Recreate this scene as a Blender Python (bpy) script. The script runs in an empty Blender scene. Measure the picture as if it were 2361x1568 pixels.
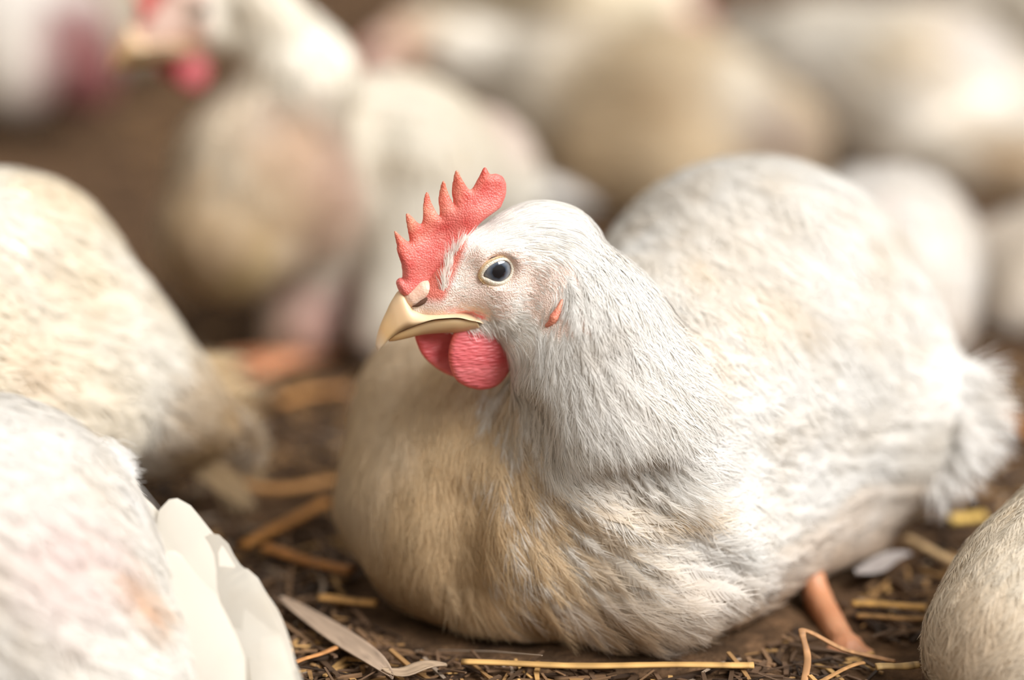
import bpy, math
import numpy as np
rng = np.random.default_rng(7)
sc = bpy.context.scene
COL = sc.collection

# ------------------------------------------------------------------ camera
W_, H_ = 2361.0, 1568.0
LENS = 100.0
FPX = W_ * LENS / 36.0
PITCH = math.radians(17.0)
CAM = np.array([0.0, -1.0, 0.406])
CF = np.array([0.0, math.cos(PITCH), -math.sin(PITCH)])
CR = np.array([1.0, 0.0, 0.0])
CU = np.array([0.0, math.sin(PITCH), math.cos(PITCH)])
cam = bpy.data.cameras.new('camera')
cam.lens = LENS
cam.sensor_width = 36.0
cam.clip_start = 0.02
cam.dof.use_dof = True
cam.dof.focus_distance = 0.992
cam.dof.aperture_fstop = 2.4
cam.dof.aperture_blades = 0
cam_ob = bpy.data.objects.new('camera', cam)
COL.objects.link(cam_ob)
cam_ob.location = CAM
cam_ob.rotation_euler = (math.pi / 2 - PITCH, 0, 0)
sc.camera = cam_ob

# ------------------------------------------------------------------ light
world = bpy.data.worlds.new('barn_daylight')
sc.world = world
world.use_nodes = True
wn = world.node_tree.nodes
wl = world.node_tree.links
wn.clear()
wo = wn.new('ShaderNodeOutputWorld')
wb = wn.new('ShaderNodeBackground')
tc = wn.new('ShaderNodeTexCoord')
sep = wn.new('ShaderNodeSeparateXYZ')
ramp = wn.new('ShaderNodeValToRGB')
ramp.color_ramp.elements[0].position = 0.45
ramp.color_ramp.elements[0].color = (0.50, 0.385, 0.25, 1)
ramp.color_ramp.elements[1].position = 0.90
ramp.color_ramp.elements[1].color = (0.88, 0.83, 0.76, 1)
mp = wn.new('ShaderNodeMapRange')
mp.inputs['From Min'].default_value = -1
mp.inputs['From Max'].default_value = 1
wl.new(tc.outputs['Generated'], sep.inputs[0])
wl.new(sep.outputs['Z'], mp.inputs['Value'])
wl.new(mp.outputs[0], ramp.inputs[0])
wl.new(ramp.outputs[0], wb.inputs['Color'])
wb.inputs['Strength'].default_value = 0.53
wl.new(wb.outputs[0], wo.inputs['Surface'])

sun = bpy.data.lights.new('window_daylight', 'SUN')
sun.energy = 3.65
sun.angle = math.radians(38)
sun.color = (1.0, 0.99, 0.985)
sun_ob = bpy.data.objects.new('window_daylight', sun)
COL.objects.link(sun_ob)
# direction the light travels: from upper right, a little from behind
sd = np.array([-0.62, 0.33, -0.71])


def aim(ob, d):
    from mathutils import Vector
    ob.rotation_euler = Vector(d).to_track_quat('-Z', 'Y').to_euler()


aim(sun_ob, sd)
sun_ob.location = (0.8, 0.6, 1.6)
# added area lamp at front right: fill light and eye catchlight, source unseen
fill_lamp = bpy.data.lights.new('front_fill', 'AREA')
fill_lamp.shape = 'RECTANGLE'
fill_lamp.size, fill_lamp.size_y = 1.3, 0.8
fill_lamp.energy = 38
fill_lamp.color = (1.0, 0.985, 0.965)
fill_ob = bpy.data.objects.new('front_fill', fill_lamp)
COL.objects.link(fill_ob)
fill_ob.location = (1.75, -2.1, 1.95)
aim(fill_ob, np.array([0.05, 0.0, 0.12]) - np.array([1.75, -2.1, 1.95]))

sc.view_settings.view_transform = 'Standard'
sc.view_settings.look = 'None'
sc.view_settings.gamma = 1.0
sc.view_settings.use_curve_mapping = False
sc.view_settings.exposure = 0.30
sc.cycles.max_bounces = 5
sc.cycles.diffuse_bounces = 3
sc.cycles.glossy_bounces = 2
sc.cycles.transmission_bounces = 3
sc.cycles.adaptive_threshold = 0.05
sc.cycles.caustics_reflective = False
sc.cycles.caustics_refractive = False

# ------------------------------------------------------------------ geometry tools
def V(*a):
    return np.array(a, dtype=np.float64)


def nrm(a):
    a = np.asarray(a, dtype=np.float64)
    return a / (np.linalg.norm(a, axis=-1, keepdims=True) + 1e-12)


def P(px, py, d):
    """point of the place that lies at depth d along the view through a photo pixel"""
    return CAM + d * (CF + CR * ((px - W_ / 2) / FPX) - CU * ((py - H_ / 2) / FPX))


def G(px, py, z=0.0):
    """point on the ground seen at a photo pixel"""
    r = CF + CR * ((px - W_ / 2) / FPX) - CU * ((py - H_ / 2) / FPX)
    return CAM + r * ((z - CAM[2]) / r[2])


def cone(a, b, r1, r2, k=0.012, squash=None):
    """round cone from a to b; squash = (direction, factor) flattens it"""
    return (np.asarray(a, float), np.asarray(b, float), float(r1), float(r2), float(k), squash)


def ball(a, r, k=0.012, squash=None):
    return cone(a, np.asarray(a, float) + V(0, 0, 1e-5), r, r, k, squash)


class Body:
    """smooth union of round cones above the ground, with optional carved balls"""

    def __init__(self, prims, carve=(), floor=0.002):
        self.prims, self.carve, self.floor = prims, list(carve), floor

    def d(self, p):
        out = None
        for a, b, r1, r2, k, sq in self.prims:
            q = p - a
            ab = b - a
            if sq is not None:
                n = nrm(sq[0])
                q = q + n * ((q @ n) * (sq[1] - 1.0))[:, None]
                ab = ab + n * (ab @ n) * (sq[1] - 1.0)
            t = np.clip((q @ ab) / (ab @ ab + 1e-12), 0, 1)
            dd = np.sqrt(((q - t[:, None] * ab) ** 2).sum(1)) - (r1 + (r2 - r1) * t)
            if out is None:
                out = dd
            else:
                h = np.clip(0.5 + 0.5 * (out - dd) / k, 0, 1)
                out = out * (1 - h) + dd * h - k * h * (1 - h)
        for c, r, k in self.carve:
            dd = -(np.sqrt(((p - c) ** 2).sum(1)) - r)
            h = np.clip(0.5 - 0.5 * (out - dd) / k, 0, 1)
            out = out * (1 - h) + dd * h + k * h * (1 - h)
        if self.floor is not None:
            dd = self.floor - p[:, 2]
            k = 0.006
            h = np.clip(0.5 - 0.5 * (out - dd) / k, 0, 1)
            out = out * (1 - h) + dd * h + k * h * (1 - h)
        return out

    def grad(self, p, e=4e-4):
        g = np.empty_like(p)
        for i in range(3):
            o = np.zeros(3)
            o[i] = e
            g[:, i] = (self.d(p + o) - self.d(p - o)) / (2 * e)
        return g

    def snap(self, p, it=2, off=0.0):
        for _ in range(it):
            g = self.grad(p)
            p = p - g * ((self.d(p) - off) / ((g ** 2).sum(1) + 1e-9))[:, None]
        return p, nrm(self.grad(p))

    def bounds(self, m=0.008):
        lo = np.min([np.minimum(a - r1, b - r2) for a, b, r1, r2, k, s in self.prims], 0) - m
        hi = np.max([np.maximum(a + r1, b + r2) for a, b, r1, r2, k, s in self.prims], 0) + m
        if self.floor is not None:
            lo[2] = max(lo[2], self.floor - m)
        return lo, hi

    def hits(self, px, t0=0.7):
        """where the views through photo pixels meet the body"""
        px = np.atleast_2d(np.asarray(px, float))
        r = nrm(CF + CR * ((px[:, 0:1] - W_ / 2) / FPX) - CU * ((px[:, 1:2] - H_ / 2) / FPX))
        t = np.full(len(px), t0)
        best, bt = np.full(len(px), 9.0), t.copy()
        for _ in range(150):
            dd = self.d(CAM + r * t[:, None])
            m = (dd < best) & (best > 2e-4)
            best[m], bt[m] = dd[m], t[m]
            t = t + np.where(best > 2e-4, np.maximum(dd * 0.6, 2e-4), 0)
            if (best < 2e-4).all():
                break
        return self.snap(CAM + r * bt[:, None], 3)[0]

    def hit(self, x, y):
        return self.hits([(x, y)])[0]


def surface_nets(fn, xs, ys, zs):
    nx, ny, nz = len(xs), len(ys), len(zs)
    F = np.empty((nx, ny, nz), np.float32)
    Y, Z = np.meshgrid(ys, zs, indexing='ij')
    base = np.stack([np.zeros(Y.size), Y.ravel(), Z.ravel()], 1)
    step = max(1, int(400000 // base.shape[0]))
    for i in range(0, nx, step):
        sl = xs[i:i + step]
        pts = np.tile(base, (len(sl), 1))
        pts[:, 0] = np.repeat(sl, base.shape[0])
        F[i:i + step] = fn(pts).reshape(len(sl), ny, nz)
    S = F < 0
    c = np.zeros((nx - 1, ny - 1, nz - 1), np.int8)
    for a in (0, 1):
        for b in (0, 1):
            for e in (0, 1):
                c += S[a:nx - 1 + a, b:ny - 1 + b, e:nz - 1 + e]
    act = (c > 0) & (c < 8)
    I = np.argwhere(act)
    idx = -np.ones(act.shape, np.int64)
    idx[act] = np.arange(len(I))
    acc = np.zeros((len(I), 3))
    cnt = np.zeros(len(I))
    corners = [(a, b, e) for a in (0, 1) for b in (0, 1) for e in (0, 1)]
    for u in corners:
        for ax in range(3):
            if u[ax]:
                continue
            v = list(u)
            v[ax] = 1
            fa = F[I[:, 0] + u[0], I[:, 1] + u[1], I[:, 2] + u[2]]
            fb = F[I[:, 0] + v[0], I[:, 1] + v[1], I[:, 2] + v[2]]
            m = (fa < 0) != (fb < 0)
            t = np.where(m, fa / np.where(fa == fb, 1, fa - fb), 0)
            o = np.tile(np.array(u, float), (len(I), 1))
            o[:, ax] = t
            acc[m] += o[m]
            cnt[m] += 1
    loc = acc / cnt[:, None]
    G_ = [np.asarray(xs), np.asarray(ys), np.asarray(zs)]
    vs = np.empty_like(loc)
    for ax in range(3):
        g = G_[ax]
        vs[:, ax] = g[I[:, ax]] + loc[:, ax] * (g[I[:, ax] + 1] - g[I[:, ax]])
    quads = []
    for ax in range(3):
        o1, o2 = [(1, 2), (2, 0), (0, 1)][ax]
        sl0 = [slice(None)] * 3
        sl1 = [slice(None)] * 3
        sl0[ax] = slice(0, -1)
        sl1[ax] = slice(1, None)
        A, B = S[tuple(sl0)], S[tuple(sl1)]
        E = np.argwhere(A != B)
        lim = np.array([nx, ny, nz])
        ok = (E[:, o1] > 0) & (E[:, o1] < lim[o1] - 1) & (E[:, o2] > 0) & (E[:, o2] < lim[o2] - 1)
        E = E[ok]
        q = []
        for s1, s2 in ((1, 1), (0, 1), (0, 0), (1, 0)):
            e = E.copy()
            e[:, o1] -= s1
            e[:, o2] -= s2
            q.append(idx[e[:, 0], e[:, 1], e[:, 2]])
        q = np.stack(q, 1)
        flip = ~A[E[:, 0], E[:, 1], E[:, 2]]
        q[flip] = q[flip][:, ::-1]
        quads.append(q)
    return vs, np.concatenate(quads)


def grid_lines(lo, hi, coarse, fine=None):
    """coordinates from lo to hi, finer inside fine = (a, b, step)"""
    if fine is None:
        return np.linspace(lo, hi, max(4, int((hi - lo) / coarse) + 1))
    a, b, s = fine
    a, b = max(a, lo + coarse), min(b, hi - coarse)
    parts = [np.linspace(lo, a, max(2, int((a - lo) / coarse) + 1))[:-1],
             np.linspace(a, b, int((b - a) / s) + 1),
             np.linspace(b, hi, max(2, int((hi - b) / coarse) + 1))[1:]]
    return np.concatenate(parts)


def link_mesh(name, vs, quads, mat, parent=None, normals=None, col=None, smooth=True):
    me = bpy.data.meshes.new(name)
    vs = np.asarray(vs, np.float32)
    quads = np.asarray(quads, np.int32)
    n = quads.shape[1]
    if normals is None and n == 4 and len(quads) > 20:
        c0 = vs.mean(0)
        g = np.cross(vs[quads[:, 2]] - vs[quads[:, 0]], vs[quads[:, 3]] - vs[quads[:, 1]])
        if (g * (vs[quads[:, 0]] - c0)).sum() < 0:
            quads = np.ascontiguousarray(quads[:, ::-1])
    me.vertices.add(len(vs))
    me.vertices.foreach_set('co', vs.ravel())
    me.loops.add(quads.size)
    me.loops.foreach_set('vertex_index', quads.ravel())
    me.polygons.add(len(quads))
    me.polygons.foreach_set('loop_start', np.arange(0, quads.size, n, dtype=np.int32))
    me.update(calc_edges=True)
    me.polygons.foreach_set('use_smooth', np.full(len(quads), smooth, dtype=bool))
    if col is not None:
        at = me.color_attributes.new('tint', 'FLOAT_COLOR', 'POINT')
        c4 = np.ones((len(vs), 4), np.float32)
        c4[:, :3] = col
        at.data.foreach_set('color', c4.ravel())
    if normals is not None:
        me.normals_split_custom_set_from_vertices(np.asarray(normals, np.float32))
    if mat is not None:
        me.materials.append(mat)
    ob = bpy.data.objects.new(name, me)
    COL.objects.link(ob)
    if parent is not None:
        ob.parent = parent
    return ob


def empty(name, loc=(0, 0, 0), rz=0.0):
    o = bpy.data.objects.new(name, None)
    o.empty_display_size = 0.03
    COL.objects.link(o)
    o.location = loc
    o.rotation_euler = (0, 0, rz)
    return o


def tag(o, label, cat, group=None, kind=None):
    o['label'] = label
    o['category'] = cat
    if group:
        o['group'] = group
    if kind:
        o['kind'] = kind
    return o


def rebase(root):
    """the root was built at the origin with children in world space: nothing to do but keep them"""
    return root


def catmull(pts, n, closed=False):
    pts = np.asarray(pts, float)
    m = len(pts)
    segs = m if closed else m - 1
    out = []
    for i in range(segs):
        if closed:
            p0, p1, p2, p3 = (pts[(i + j - 1) % m] for j in range(4))
        else:
            p0, p1, p2, p3 = pts[max(i - 1, 0)], pts[i], pts[i + 1], pts[min(i + 2, m - 1)]
        t = np.linspace(0, 1, n, endpoint=False)[:, None]
        out.append(0.5 * (2 * p1 + (p2 - p0) * t + (2 * p0 - 5 * p1 + 4 * p2 - p3) * t ** 2 + (3 * p1 - p0 - 3 * p2 + p3) * t ** 3))
    if not closed:
        out.append(pts[-1:])
    return np.concatenate(out)


def poly_dist(q, poly):
    """signed distance to a closed polygon, positive inside"""
    best = np.full(len(q), 1e9)
    ins = np.zeros(len(q), bool)
    m = len(poly)
    for i in range(m):
        a, b = poly[i], poly[(i + 1) % m]
        ab = b - a
        t = np.clip(((q - a) @ ab) / (ab @ ab + 1e-12), 0, 1)
        best = np.minimum(best, ((q - a - t[:, None] * ab) ** 2).sum(1))
        cr = ((a[1] > q[:, 1]) != (b[1] > q[:, 1]))
        if abs(b[1] - a[1]) > 1e-12:
            ins ^= cr & (q[:, 0] < (b[0] - a[0]) * (q[:, 1] - a[1]) / (b[1] - a[1]) + a[0])
    return np.where(ins, 1, -1) * np.sqrt(best)


def inflate(poly, thick, R, res, bend=lambda q: 0.0):
    """a soft flat lobe: outline poly (u,v), half thickness thick(u,v), rounded over R at its rim; returns (u,v,w)"""
    lo, hi = poly.min(0) - 3 * res, poly.max(0) + 3 * res
    us = np.arange(lo[0], hi[0], res)
    vsx = np.arange(lo[1], hi[1], res)
    U, Vv = np.meshgrid(us, vsx, indexing='ij')
    q = np.stack([U.ravel(), Vv.ravel()], 1)
    d = poly_dist(q, poly)
    h = thick(q) * np.sqrt(np.clip(1 - (1 - np.clip(d / R, 0, 1)) ** 2, 0, 1))
    bd = np.zeros(len(q)) + bend(q)
    wm = float((np.abs(bd) + np.abs(h)).max()) + 3 * res
    ws = np.arange(-wm, wm, res)
    n0 = U.size
    tab = {}
    d_, h_, b_ = d.reshape(U.shape), h.reshape(U.shape), bd.reshape(U.shape)

    def fn(p):
        i = np.clip(np.round((p[:, 0] - us[0]) / res).astype(int), 0, len(us) - 1)
        j = np.clip(np.round((p[:, 1] - vsx[0]) / res).astype(int), 0, len(vsx) - 1)
        dd, hh, bb = d_[i, j], h_[i, j], b_[i, j]
        w = np.abs(p[:, 2] - bb)
        return np.where(dd > 0, w - hh, np.hypot(dd, w) + 0.02 * res)
    vs, qs = surface_nets(fn, us, vsx, ws)
    return relax(vs, qs, 3), qs


def relax(vs, qs, it):
    n = len(vs)
    e = np.concatenate([qs[:, [0, 1]], qs[:, [1, 2]], qs[:, [2, 3]], qs[:, [3, 0]]])
    for _ in range(it):
        acc = np.zeros_like(vs)
        cnt = np.zeros(n)
        for a, b in ((0, 1), (1, 0)):
            for k in range(3):
                acc[:, k] += np.bincount(e[:, a], weights=vs[e[:, b], k], minlength=n)
            cnt += np.bincount(e[:, a], minlength=n)
        vs = 0.5 * vs + 0.5 * acc / np.maximum(cnt, 1)[:, None]
    return vs


def tube(path, rad, n=8, cap=True):
    path = np.asarray(path, float)
    rad = np.broadcast_to(np.asarray(rad, float), (len(path),))
    T = nrm(np.gradient(path, axis=0))
    ref = V(0, 0, 1) if abs(T[:, 2]).max() < 0.95 else V(1, 0, 0)
    A = nrm(np.cross(T, ref))
    B = np.cross(T, A)
    th = np.linspace(0, 2 * np.pi, n, endpoint=False)
    ring = path[:, None] + rad[:, None, None] * (A[:, None] * np.cos(th)[None, :, None] + B[:, None] * np.sin(th)[None, :, None])
    vs = ring.reshape(-1, 3)
    qs = []
    m = len(path)
    for i in range(m - 1):
        for j in range(n):
            qs.append((i * n + j, i * n + (j + 1) % n, (i + 1) * n + (j + 1) % n, (i + 1) * n + j))
    vs = np.concatenate([vs, path[:1], path[-1:]])
    for j in range(n):
        qs.append((m * n, (j + 1) % n, j, j))
        qs.append((m * n + 1, (m - 1) * n + j, (m - 1) * n + (j + 1) % n, (m - 1) * n + (j + 1) % n))
    qs = np.array(qs)
    return vs, qs


def loft(rings, closed_ring=True):
    """rings (m, n, 3) to quads with end fans"""
    rings = np.asarray(rings, float)
    m, n = rings.shape[:2]
    vs = np.concatenate([rings.reshape(-1, 3), rings[0].mean(0)[None], rings[-1].mean(0)[None]])
    qs = []
    for i in range(m - 1):
        for j in range(n):
            k = (j + 1) % n
            qs.append((i * n + j, i * n + k, (i + 1) * n + k, (i + 1) * n + j))
    for j in range(n):
        k = (j + 1) % n
        qs.append((m * n, k, j, j))
        qs.append((m * n + 1, (m - 1) * n + j, (m - 1) * n + k, (m - 1) * n + k))
    return vs, np.array(qs)


def fix_tris(vs, qs):
    """split degenerate quads away so that one mesh can hold both"""
    return qs


# ------------------------------------------------------------------ materials
def new_mat(name):
    m = bpy.data.materials.new(name)
    m.use_nodes = True
    m.node_tree.nodes.clear()
    return m, m.node_tree.nodes, m.node_tree.links


def mat_feather(name, base, transl=0.45, rough=0.75, stain=(0.62, 0.46, 0.25), amount=0.25, scale=28.0):
    m, n, l = new_mat(name)
    out = n.new('ShaderNodeOutputMaterial')
    at = n.new('ShaderNodeAttribute')
    at.attribute_name = 'tint'
    mul = n.new('ShaderNodeMix')
    mul.data_type = 'RGBA'
    mul.blend_type = 'MULTIPLY'
    mul.inputs[0].default_value = 1
    mul.inputs[6].default_value = (*base, 1)
    l.new(at.outputs['Color'], mul.inputs[7])
    tcx = n.new('ShaderNodeTexCoord')
    no = n.new('ShaderNodeTexNoise')
    no.inputs['Scale'].default_value = scale
    no.inputs['Detail'].default_value = 4
    rp = n.new('ShaderNodeValToRGB')
    rp.color_ramp.elements[0].position = 0.50
    rp.color_ramp.elements[1].position = 0.78
    rp.color_ramp.elements[0].color = (0, 0, 0, 1)
    rp.color_ramp.elements[1].color = (amount, amount, amount, 1)
    st = n.new('ShaderNodeMix')
    st.data_type = 'RGBA'
    st.blend_type = 'MULTIPLY'
    st.inputs[7].default_value = (*stain, 1)
    l.new(tcx.outputs['Object'], no.inputs['Vector'])
    l.new(no.outputs['Fac'], rp.inputs[0])
    l.new(rp.outputs[0], st.inputs[0])
    l.new(mul.outputs[2], st.inputs[6])
    pr = n.new('ShaderNodeBsdfPrincipled')
    pr.inputs['Roughness'].default_value = rough
    pr.inputs['Specular IOR Level'].default_value = 0.25
    tr = n.new('ShaderNodeBsdfTranslucent')
    l.new(st.outputs[2], pr.inputs['Base Color'])
    l.new(st.outputs[2], tr.inputs['Color'])
    mx = n.new('ShaderNodeMixShader')
    mx.inputs[0].default_value = transl
    l.new(pr.outputs[0], mx.inputs[1])
    l.new(tr.outputs[0], mx.inputs[2])
    l.new(mx.outputs[0], out.inputs['Surface'])
    return m


def mat_skin(name, c1, c2, rough=0.5, sss=0.25, scale=900.0, bump=0.3, dist=0.0006, use_attr=False, stretch=(1, 1, 1), radius=(0.004, 0.0015, 0.001)):
    m, n, l = new_mat(name)
    out = n.new('ShaderNodeOutputMaterial')
    pr = n.new('ShaderNodeBsdfPrincipled')
    tcx = n.new('ShaderNodeTexCoord')
    mpg = n.new('ShaderNodeMapping')
    mpg.inputs['Scale'].default_value = stretch
    l.new(tcx.outputs['Object'], mpg.inputs['Vector'])
    no = n.new('ShaderNodeTexNoise')
    no.inputs['Scale'].default_value = scale * 0.12
    no.inputs['Detail'].default_value = 5
    l.new(mpg.outputs[0], no.inputs['Vector'])
    rp = n.new('ShaderNodeValToRGB')
    rp.color_ramp.elements[0].position = 0.32
    rp.color_ramp.elements[1].position = 0.70
    rp.color_ramp.elements[0].color = (*c1, 1)
    rp.color_ramp.elements[1].color = (*c2, 1)
    l.new(no.outputs['Fac'], rp.inputs[0])
    colr = rp.outputs[0]
    if use_attr:
        at = n.new('ShaderNodeAttribute')
        at.attribute_name = 'tint'
        mul = n.new('ShaderNodeMix')
        mul.data_type = 'RGBA'
        mul.blend_type = 'MULTIPLY'
        mul.inputs[0].default_value = 1
        l.new(rp.outputs[0], mul.inputs[6])
        l.new(at.outputs['Color'], mul.inputs[7])
        colr = mul.outputs[2]
    l.new(colr, pr.inputs['Base Color'])
    pr.inputs['Roughness'].default_value = rough
    pr.inputs['Subsurface Weight'].default_value = sss
    pr.inputs['Subsurface Radius'].default_value = radius
    pr.inputs['Subsurface Scale'].default_value = 1.0
    if bump:
        vo = n.new('ShaderNodeTexVoronoi')
        vo.inputs['Scale'].default_value = scale
        l.new(mpg.outputs[0], vo.inputs['Vector'])
        bp = n.new('ShaderNodeBump')
        bp.inputs['Strength'].default_value = bump
        bp.inputs['Distance'].default_value = dist
        l.new(vo.outputs['Distance'], bp.inputs['Height'])
        bp.invert = True
        l.new(bp.outputs[0], pr.inputs['Normal'])
    l.new(pr.outputs[0], out.inputs['Surface'])
    return m


def mat_plain(name, c, rough=0.7, spec=0.3, use_attr=False):
    m, n, l = new_mat(name)
    out = n.new('ShaderNodeOutputMaterial')
    pr = n.new('ShaderNodeBsdfPrincipled')
    pr.inputs['Base Color'].default_value = (*c, 1)
    pr.inputs['Roughness'].default_value = rough
    pr.inputs['Specular IOR Level'].default_value = spec
    if use_attr:
        at = n.new('ShaderNodeAttribute')
        at.attribute_name = 'tint'
        l.new(at.outputs['Color'], pr.inputs['Base Color'])
    l.new(pr.outputs[0], out.inputs['Surface'])
    return m


M_FEATHER = mat_feather('white_feather', (0.93, 0.92, 0.90))
M_BODY = mat_feather('white_down', (0.93, 0.92, 0.90), transl=0.0)
M_COMB = mat_skin('comb_red', (0.66, 0.095, 0.080), (0.80, 0.235, 0.195), rough=0.45, scale=1500, bump=0.45, dist=0.0006, use_attr=True)
M_WATTLE = mat_skin('wattle_red', (0.70, 0.11, 0.125), (0.86, 0.25, 0.265), rough=0.45, scale=900, bump=0.55, dist=0.0008, stretch=(0.35, 0.35, 1.3), use_attr=True)
M_BEAK = mat_skin('beak_horn', (0.75, 0.52, 0.30), (0.82, 0.62, 0.41), rough=0.46, sss=0.2, scale=300, bump=0.0, use_attr=True)
M_LID = mat_skin('eyelid_skin', (0.84, 0.74, 0.65), (0.90, 0.82, 0.75), rough=0.5, sss=0.2, scale=2600, bump=0.4, use_attr=True)
M_LEG = mat_skin('shank_skin', (0.50, 0.20, 0.09), (0.62, 0.30, 0.16), rough=0.5, scale=500, bump=0.4)
M_DARK = mat_plain('nostril_dark', (0.10, 0.045, 0.025))


def mat_eye():
    m, n, l = new_mat('hen_eye')
    out = n.new('ShaderNodeOutputMaterial')
    pr = n.new('ShaderNodeBsdfPrincipled')
    at = n.new('ShaderNodeAttribute')
    at.attribute_name = 'tint'
    l.new(at.outputs['Color'], pr.inputs['Base Color'])
    pr.inputs['Roughness'].default_value = 0.08
    pr.inputs['Coat Weight'].default_value = 1.0
    pr.inputs['Coat Roughness'].default_value = 0.02
    l.new(pr.outputs[0], out.inputs['Surface'])
    return m


M_EYE = mat_eye()

# ------------------------------------------------------------------ feathers
def interp(arr, s):
    """arr (N, m, 3) sampled at s (k,) in 0..1 -> (N, k, 3)"""
    m = arr.shape[1] - 1
    x = np.clip(s, 0, 1) * m
    i = np.minimum(x.astype(int), m - 1)
    f = (x - i)[None, :, None]
    return arr[:, i] * (1 - f) + arr[:, i + 1] * f


def walk(body, p, n, d, L, lift, nseg, field=None, curl=0.0, droop=0.0):
    """shafts that follow the body: returns points and normals (N, nseg+1, 3)"""
    R = [p]
    Nn = [n]
    q = p.copy()
    for s in range(1, nseg + 1):
        q = q + d * (L / nseg)[:, None]
        q2, n2 = body.snap(q, 1)
        # do not dive into folds: keep a part of the straight course
        f = s / nseg
        q = q2
        h = (lift * L) * f ** 1.2 + curl * L * f ** 3
        R.append(q + n2 * h[:, None])
        Nn.append(n2)
        if field is not None:
            d2 = field(q)
            d = 0.5 * d + 0.5 * d2
        d = nrm(d - n2 * (d * n2).sum(1)[:, None])
    R = np.stack(R, 1)
    R[..., 2] = np.maximum(R[..., 2], 0.0015)
    return R, np.stack(Nn, 1)


def barbs(R, Nn, W, tint, nb=14, bw=0.00026, ang0=0.9, ang1=0.25, jit=0.2, conv=0.15):
    """a fringe of fine barbs down both sides of every shaft"""
    N = len(R)
    s = np.linspace(0.06, 1.0, nb)
    C0 = interp(R, s)
    C1 = interp(R, np.minimum(s + 0.03, 1.0)) - interp(R, np.maximum(s - 0.03, 0))
    T = nrm(C1)
    n = nrm(interp(Nn, s))
    B = nrm(np.cross(n, T))
    prof = np.clip(np.sin(np.pi * np.clip(0.12 + 0.80 * s, 0, 1)) ** 0.8, 0.18, 1)
    ang = ang0 + (ang1 - ang0) * s
    V_, N_, C_ = [], [], []
    for sd_ in (-1, 1):
        a = ang[None, :, None] + rng.normal(0, jit, (N, nb, 1))
        ln = (W[:, None, None] * 0.5 * prof[None, :, None] / np.sin(np.maximum(ang, 0.35))[None, :, None]) * rng.uniform(0.75, 1.15, (N, nb, 1))
        bd = T * np.cos(a) + B * sd_ * np.sin(a)
        sag = n * (-0.10 * ln)
        mid = C0 + bd * ln * 0.5 + n * rng.normal(0, 0.00015, (N, nb, 1))
        bd2 = nrm(bd + T * 0.45)
        tip = mid + bd2 * ln * 0.55 + sag + n * rng.normal(0.0001, 0.00028, (N, nb, 1))
        sw = np.cross(n, bd)
        hw = bw * rng.uniform(0.7, 1.3, (N, nb, 1)) * 0.5
        pts = np.stack([C0 - sw * hw, C0 + sw * hw, mid - sw * hw, mid + sw * hw, tip - sw * hw * 0.25, tip + sw * hw * 0.25], 2)
        V_.append(pts.reshape(-1, 3))
        nn = nrm(n + B * sd_ * conv + T * rng.normal(0, 0.05, (N, nb, 1)) + B * rng.normal(0, 0.08, (N, nb, 1)))
        N_.append(np.repeat(nn[:, :, None], 6, 2).reshape(-1, 3))
        cc = tint[:, None, None, :] * rng.uniform(0.93, 1.05, (N, nb, 1, 1))
        C_.append(np.broadcast_to(cc, (N, nb, 6, 3)).reshape(-1, 3))
    vs = np.concatenate(V_)
    k = len(vs) // 6
    o = (np.arange(k) * 6)[:, None]
    qs = np.concatenate([o + np.array([[0, 1, 3, 2]]), o + np.array([[2, 3, 5, 4]])])
    vs[:, 2] = np.maximum(vs[:, 2], 0.001)
    return vs, qs, np.concatenate(N_), np.clip(np.concatenate(C_), 0, 1.06)


def vanes(R, Nn, W, tint, cup=0.18, taper=0.75, conv=0.18):
    """leaf shaped vanes"""
    N, m = R.shape[:2]
    s = np.linspace(0, 1, m)
    T = nrm(np.gradient(R, axis=1))
    B = nrm(np.cross(Nn, T))
    prof = np.sin(np.pi * np.clip(0.10 + 0.88 * s ** 0.85, 0, 1)) ** taper
    prof[-1] = 0.12
    w = (W[:, None] * 0.5 * prof[None])[..., None]
    lf = R - B * w - Nn * w * cup
    rt = R + B * w - Nn * w * cup
    vs = np.stack([lf, R, rt], 2).reshape(-1, 3)
    nn = np.stack([nrm(Nn - B * conv), Nn, nrm(Nn + B * conv)], 2).reshape(-1, 3)
    fade = np.ones((1, m, 1, 1))
    cc = np.broadcast_to(tint[:, None, None, :] * fade, (N, m, 3, 3)).reshape(-1, 3)
    base = (np.arange(N) * m * 3)[:, None, None]
    i = np.arange(m - 1)[None, :, None] * 3
    q1 = base + i + np.array([0, 1, 4, 3])[None, None]
    q2 = base + i + np.array([1, 2, 5, 4])[None, None]
    qs = np.concatenate([q1.reshape(-1, 4), q2.reshape(-1, 4)])
    vs[:, 2] = np.maximum(vs[:, 2], 0.001)
    return vs, qs, nn, np.clip(cc, 0, 1.06)


def strands(R, Nn, bw, tint):
    """single fine filaments"""
    N, m = R.shape[:2]
    T = nrm(np.gradient(R, axis=1))
    B = nrm(np.cross(Nn, T))
    prof = np.linspace(1, 0.15, m)
    w = (bw[:, None] * 0.5 * prof[None])[..., None]
    vs = np.stack([R - B * w, R + B * w], 2).reshape(-1, 3)
    nn = nrm(Nn + B * rng.normal(0, 0.3, (N, 1, 1)) + T * 0.1)
    nn = np.repeat(nn[:, :, None], 2, 2).reshape(-1, 3)
    cc = np.broadcast_to(tint[:, None, None, :] * rng.uniform(0.92, 1.06, (N, 1, 1, 1)), (N, m, 2, 3)).reshape(-1, 3)
    base = (np.arange(N) * m * 2)[:, None, None]
    i = np.arange(m - 1)[None, :, None] * 2
    qs = (base + i + np.array([0, 1, 3, 2])[None, None]).reshape(-1, 4)
    return vs, qs, nn, np.clip(cc, 0, 1.06)


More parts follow.
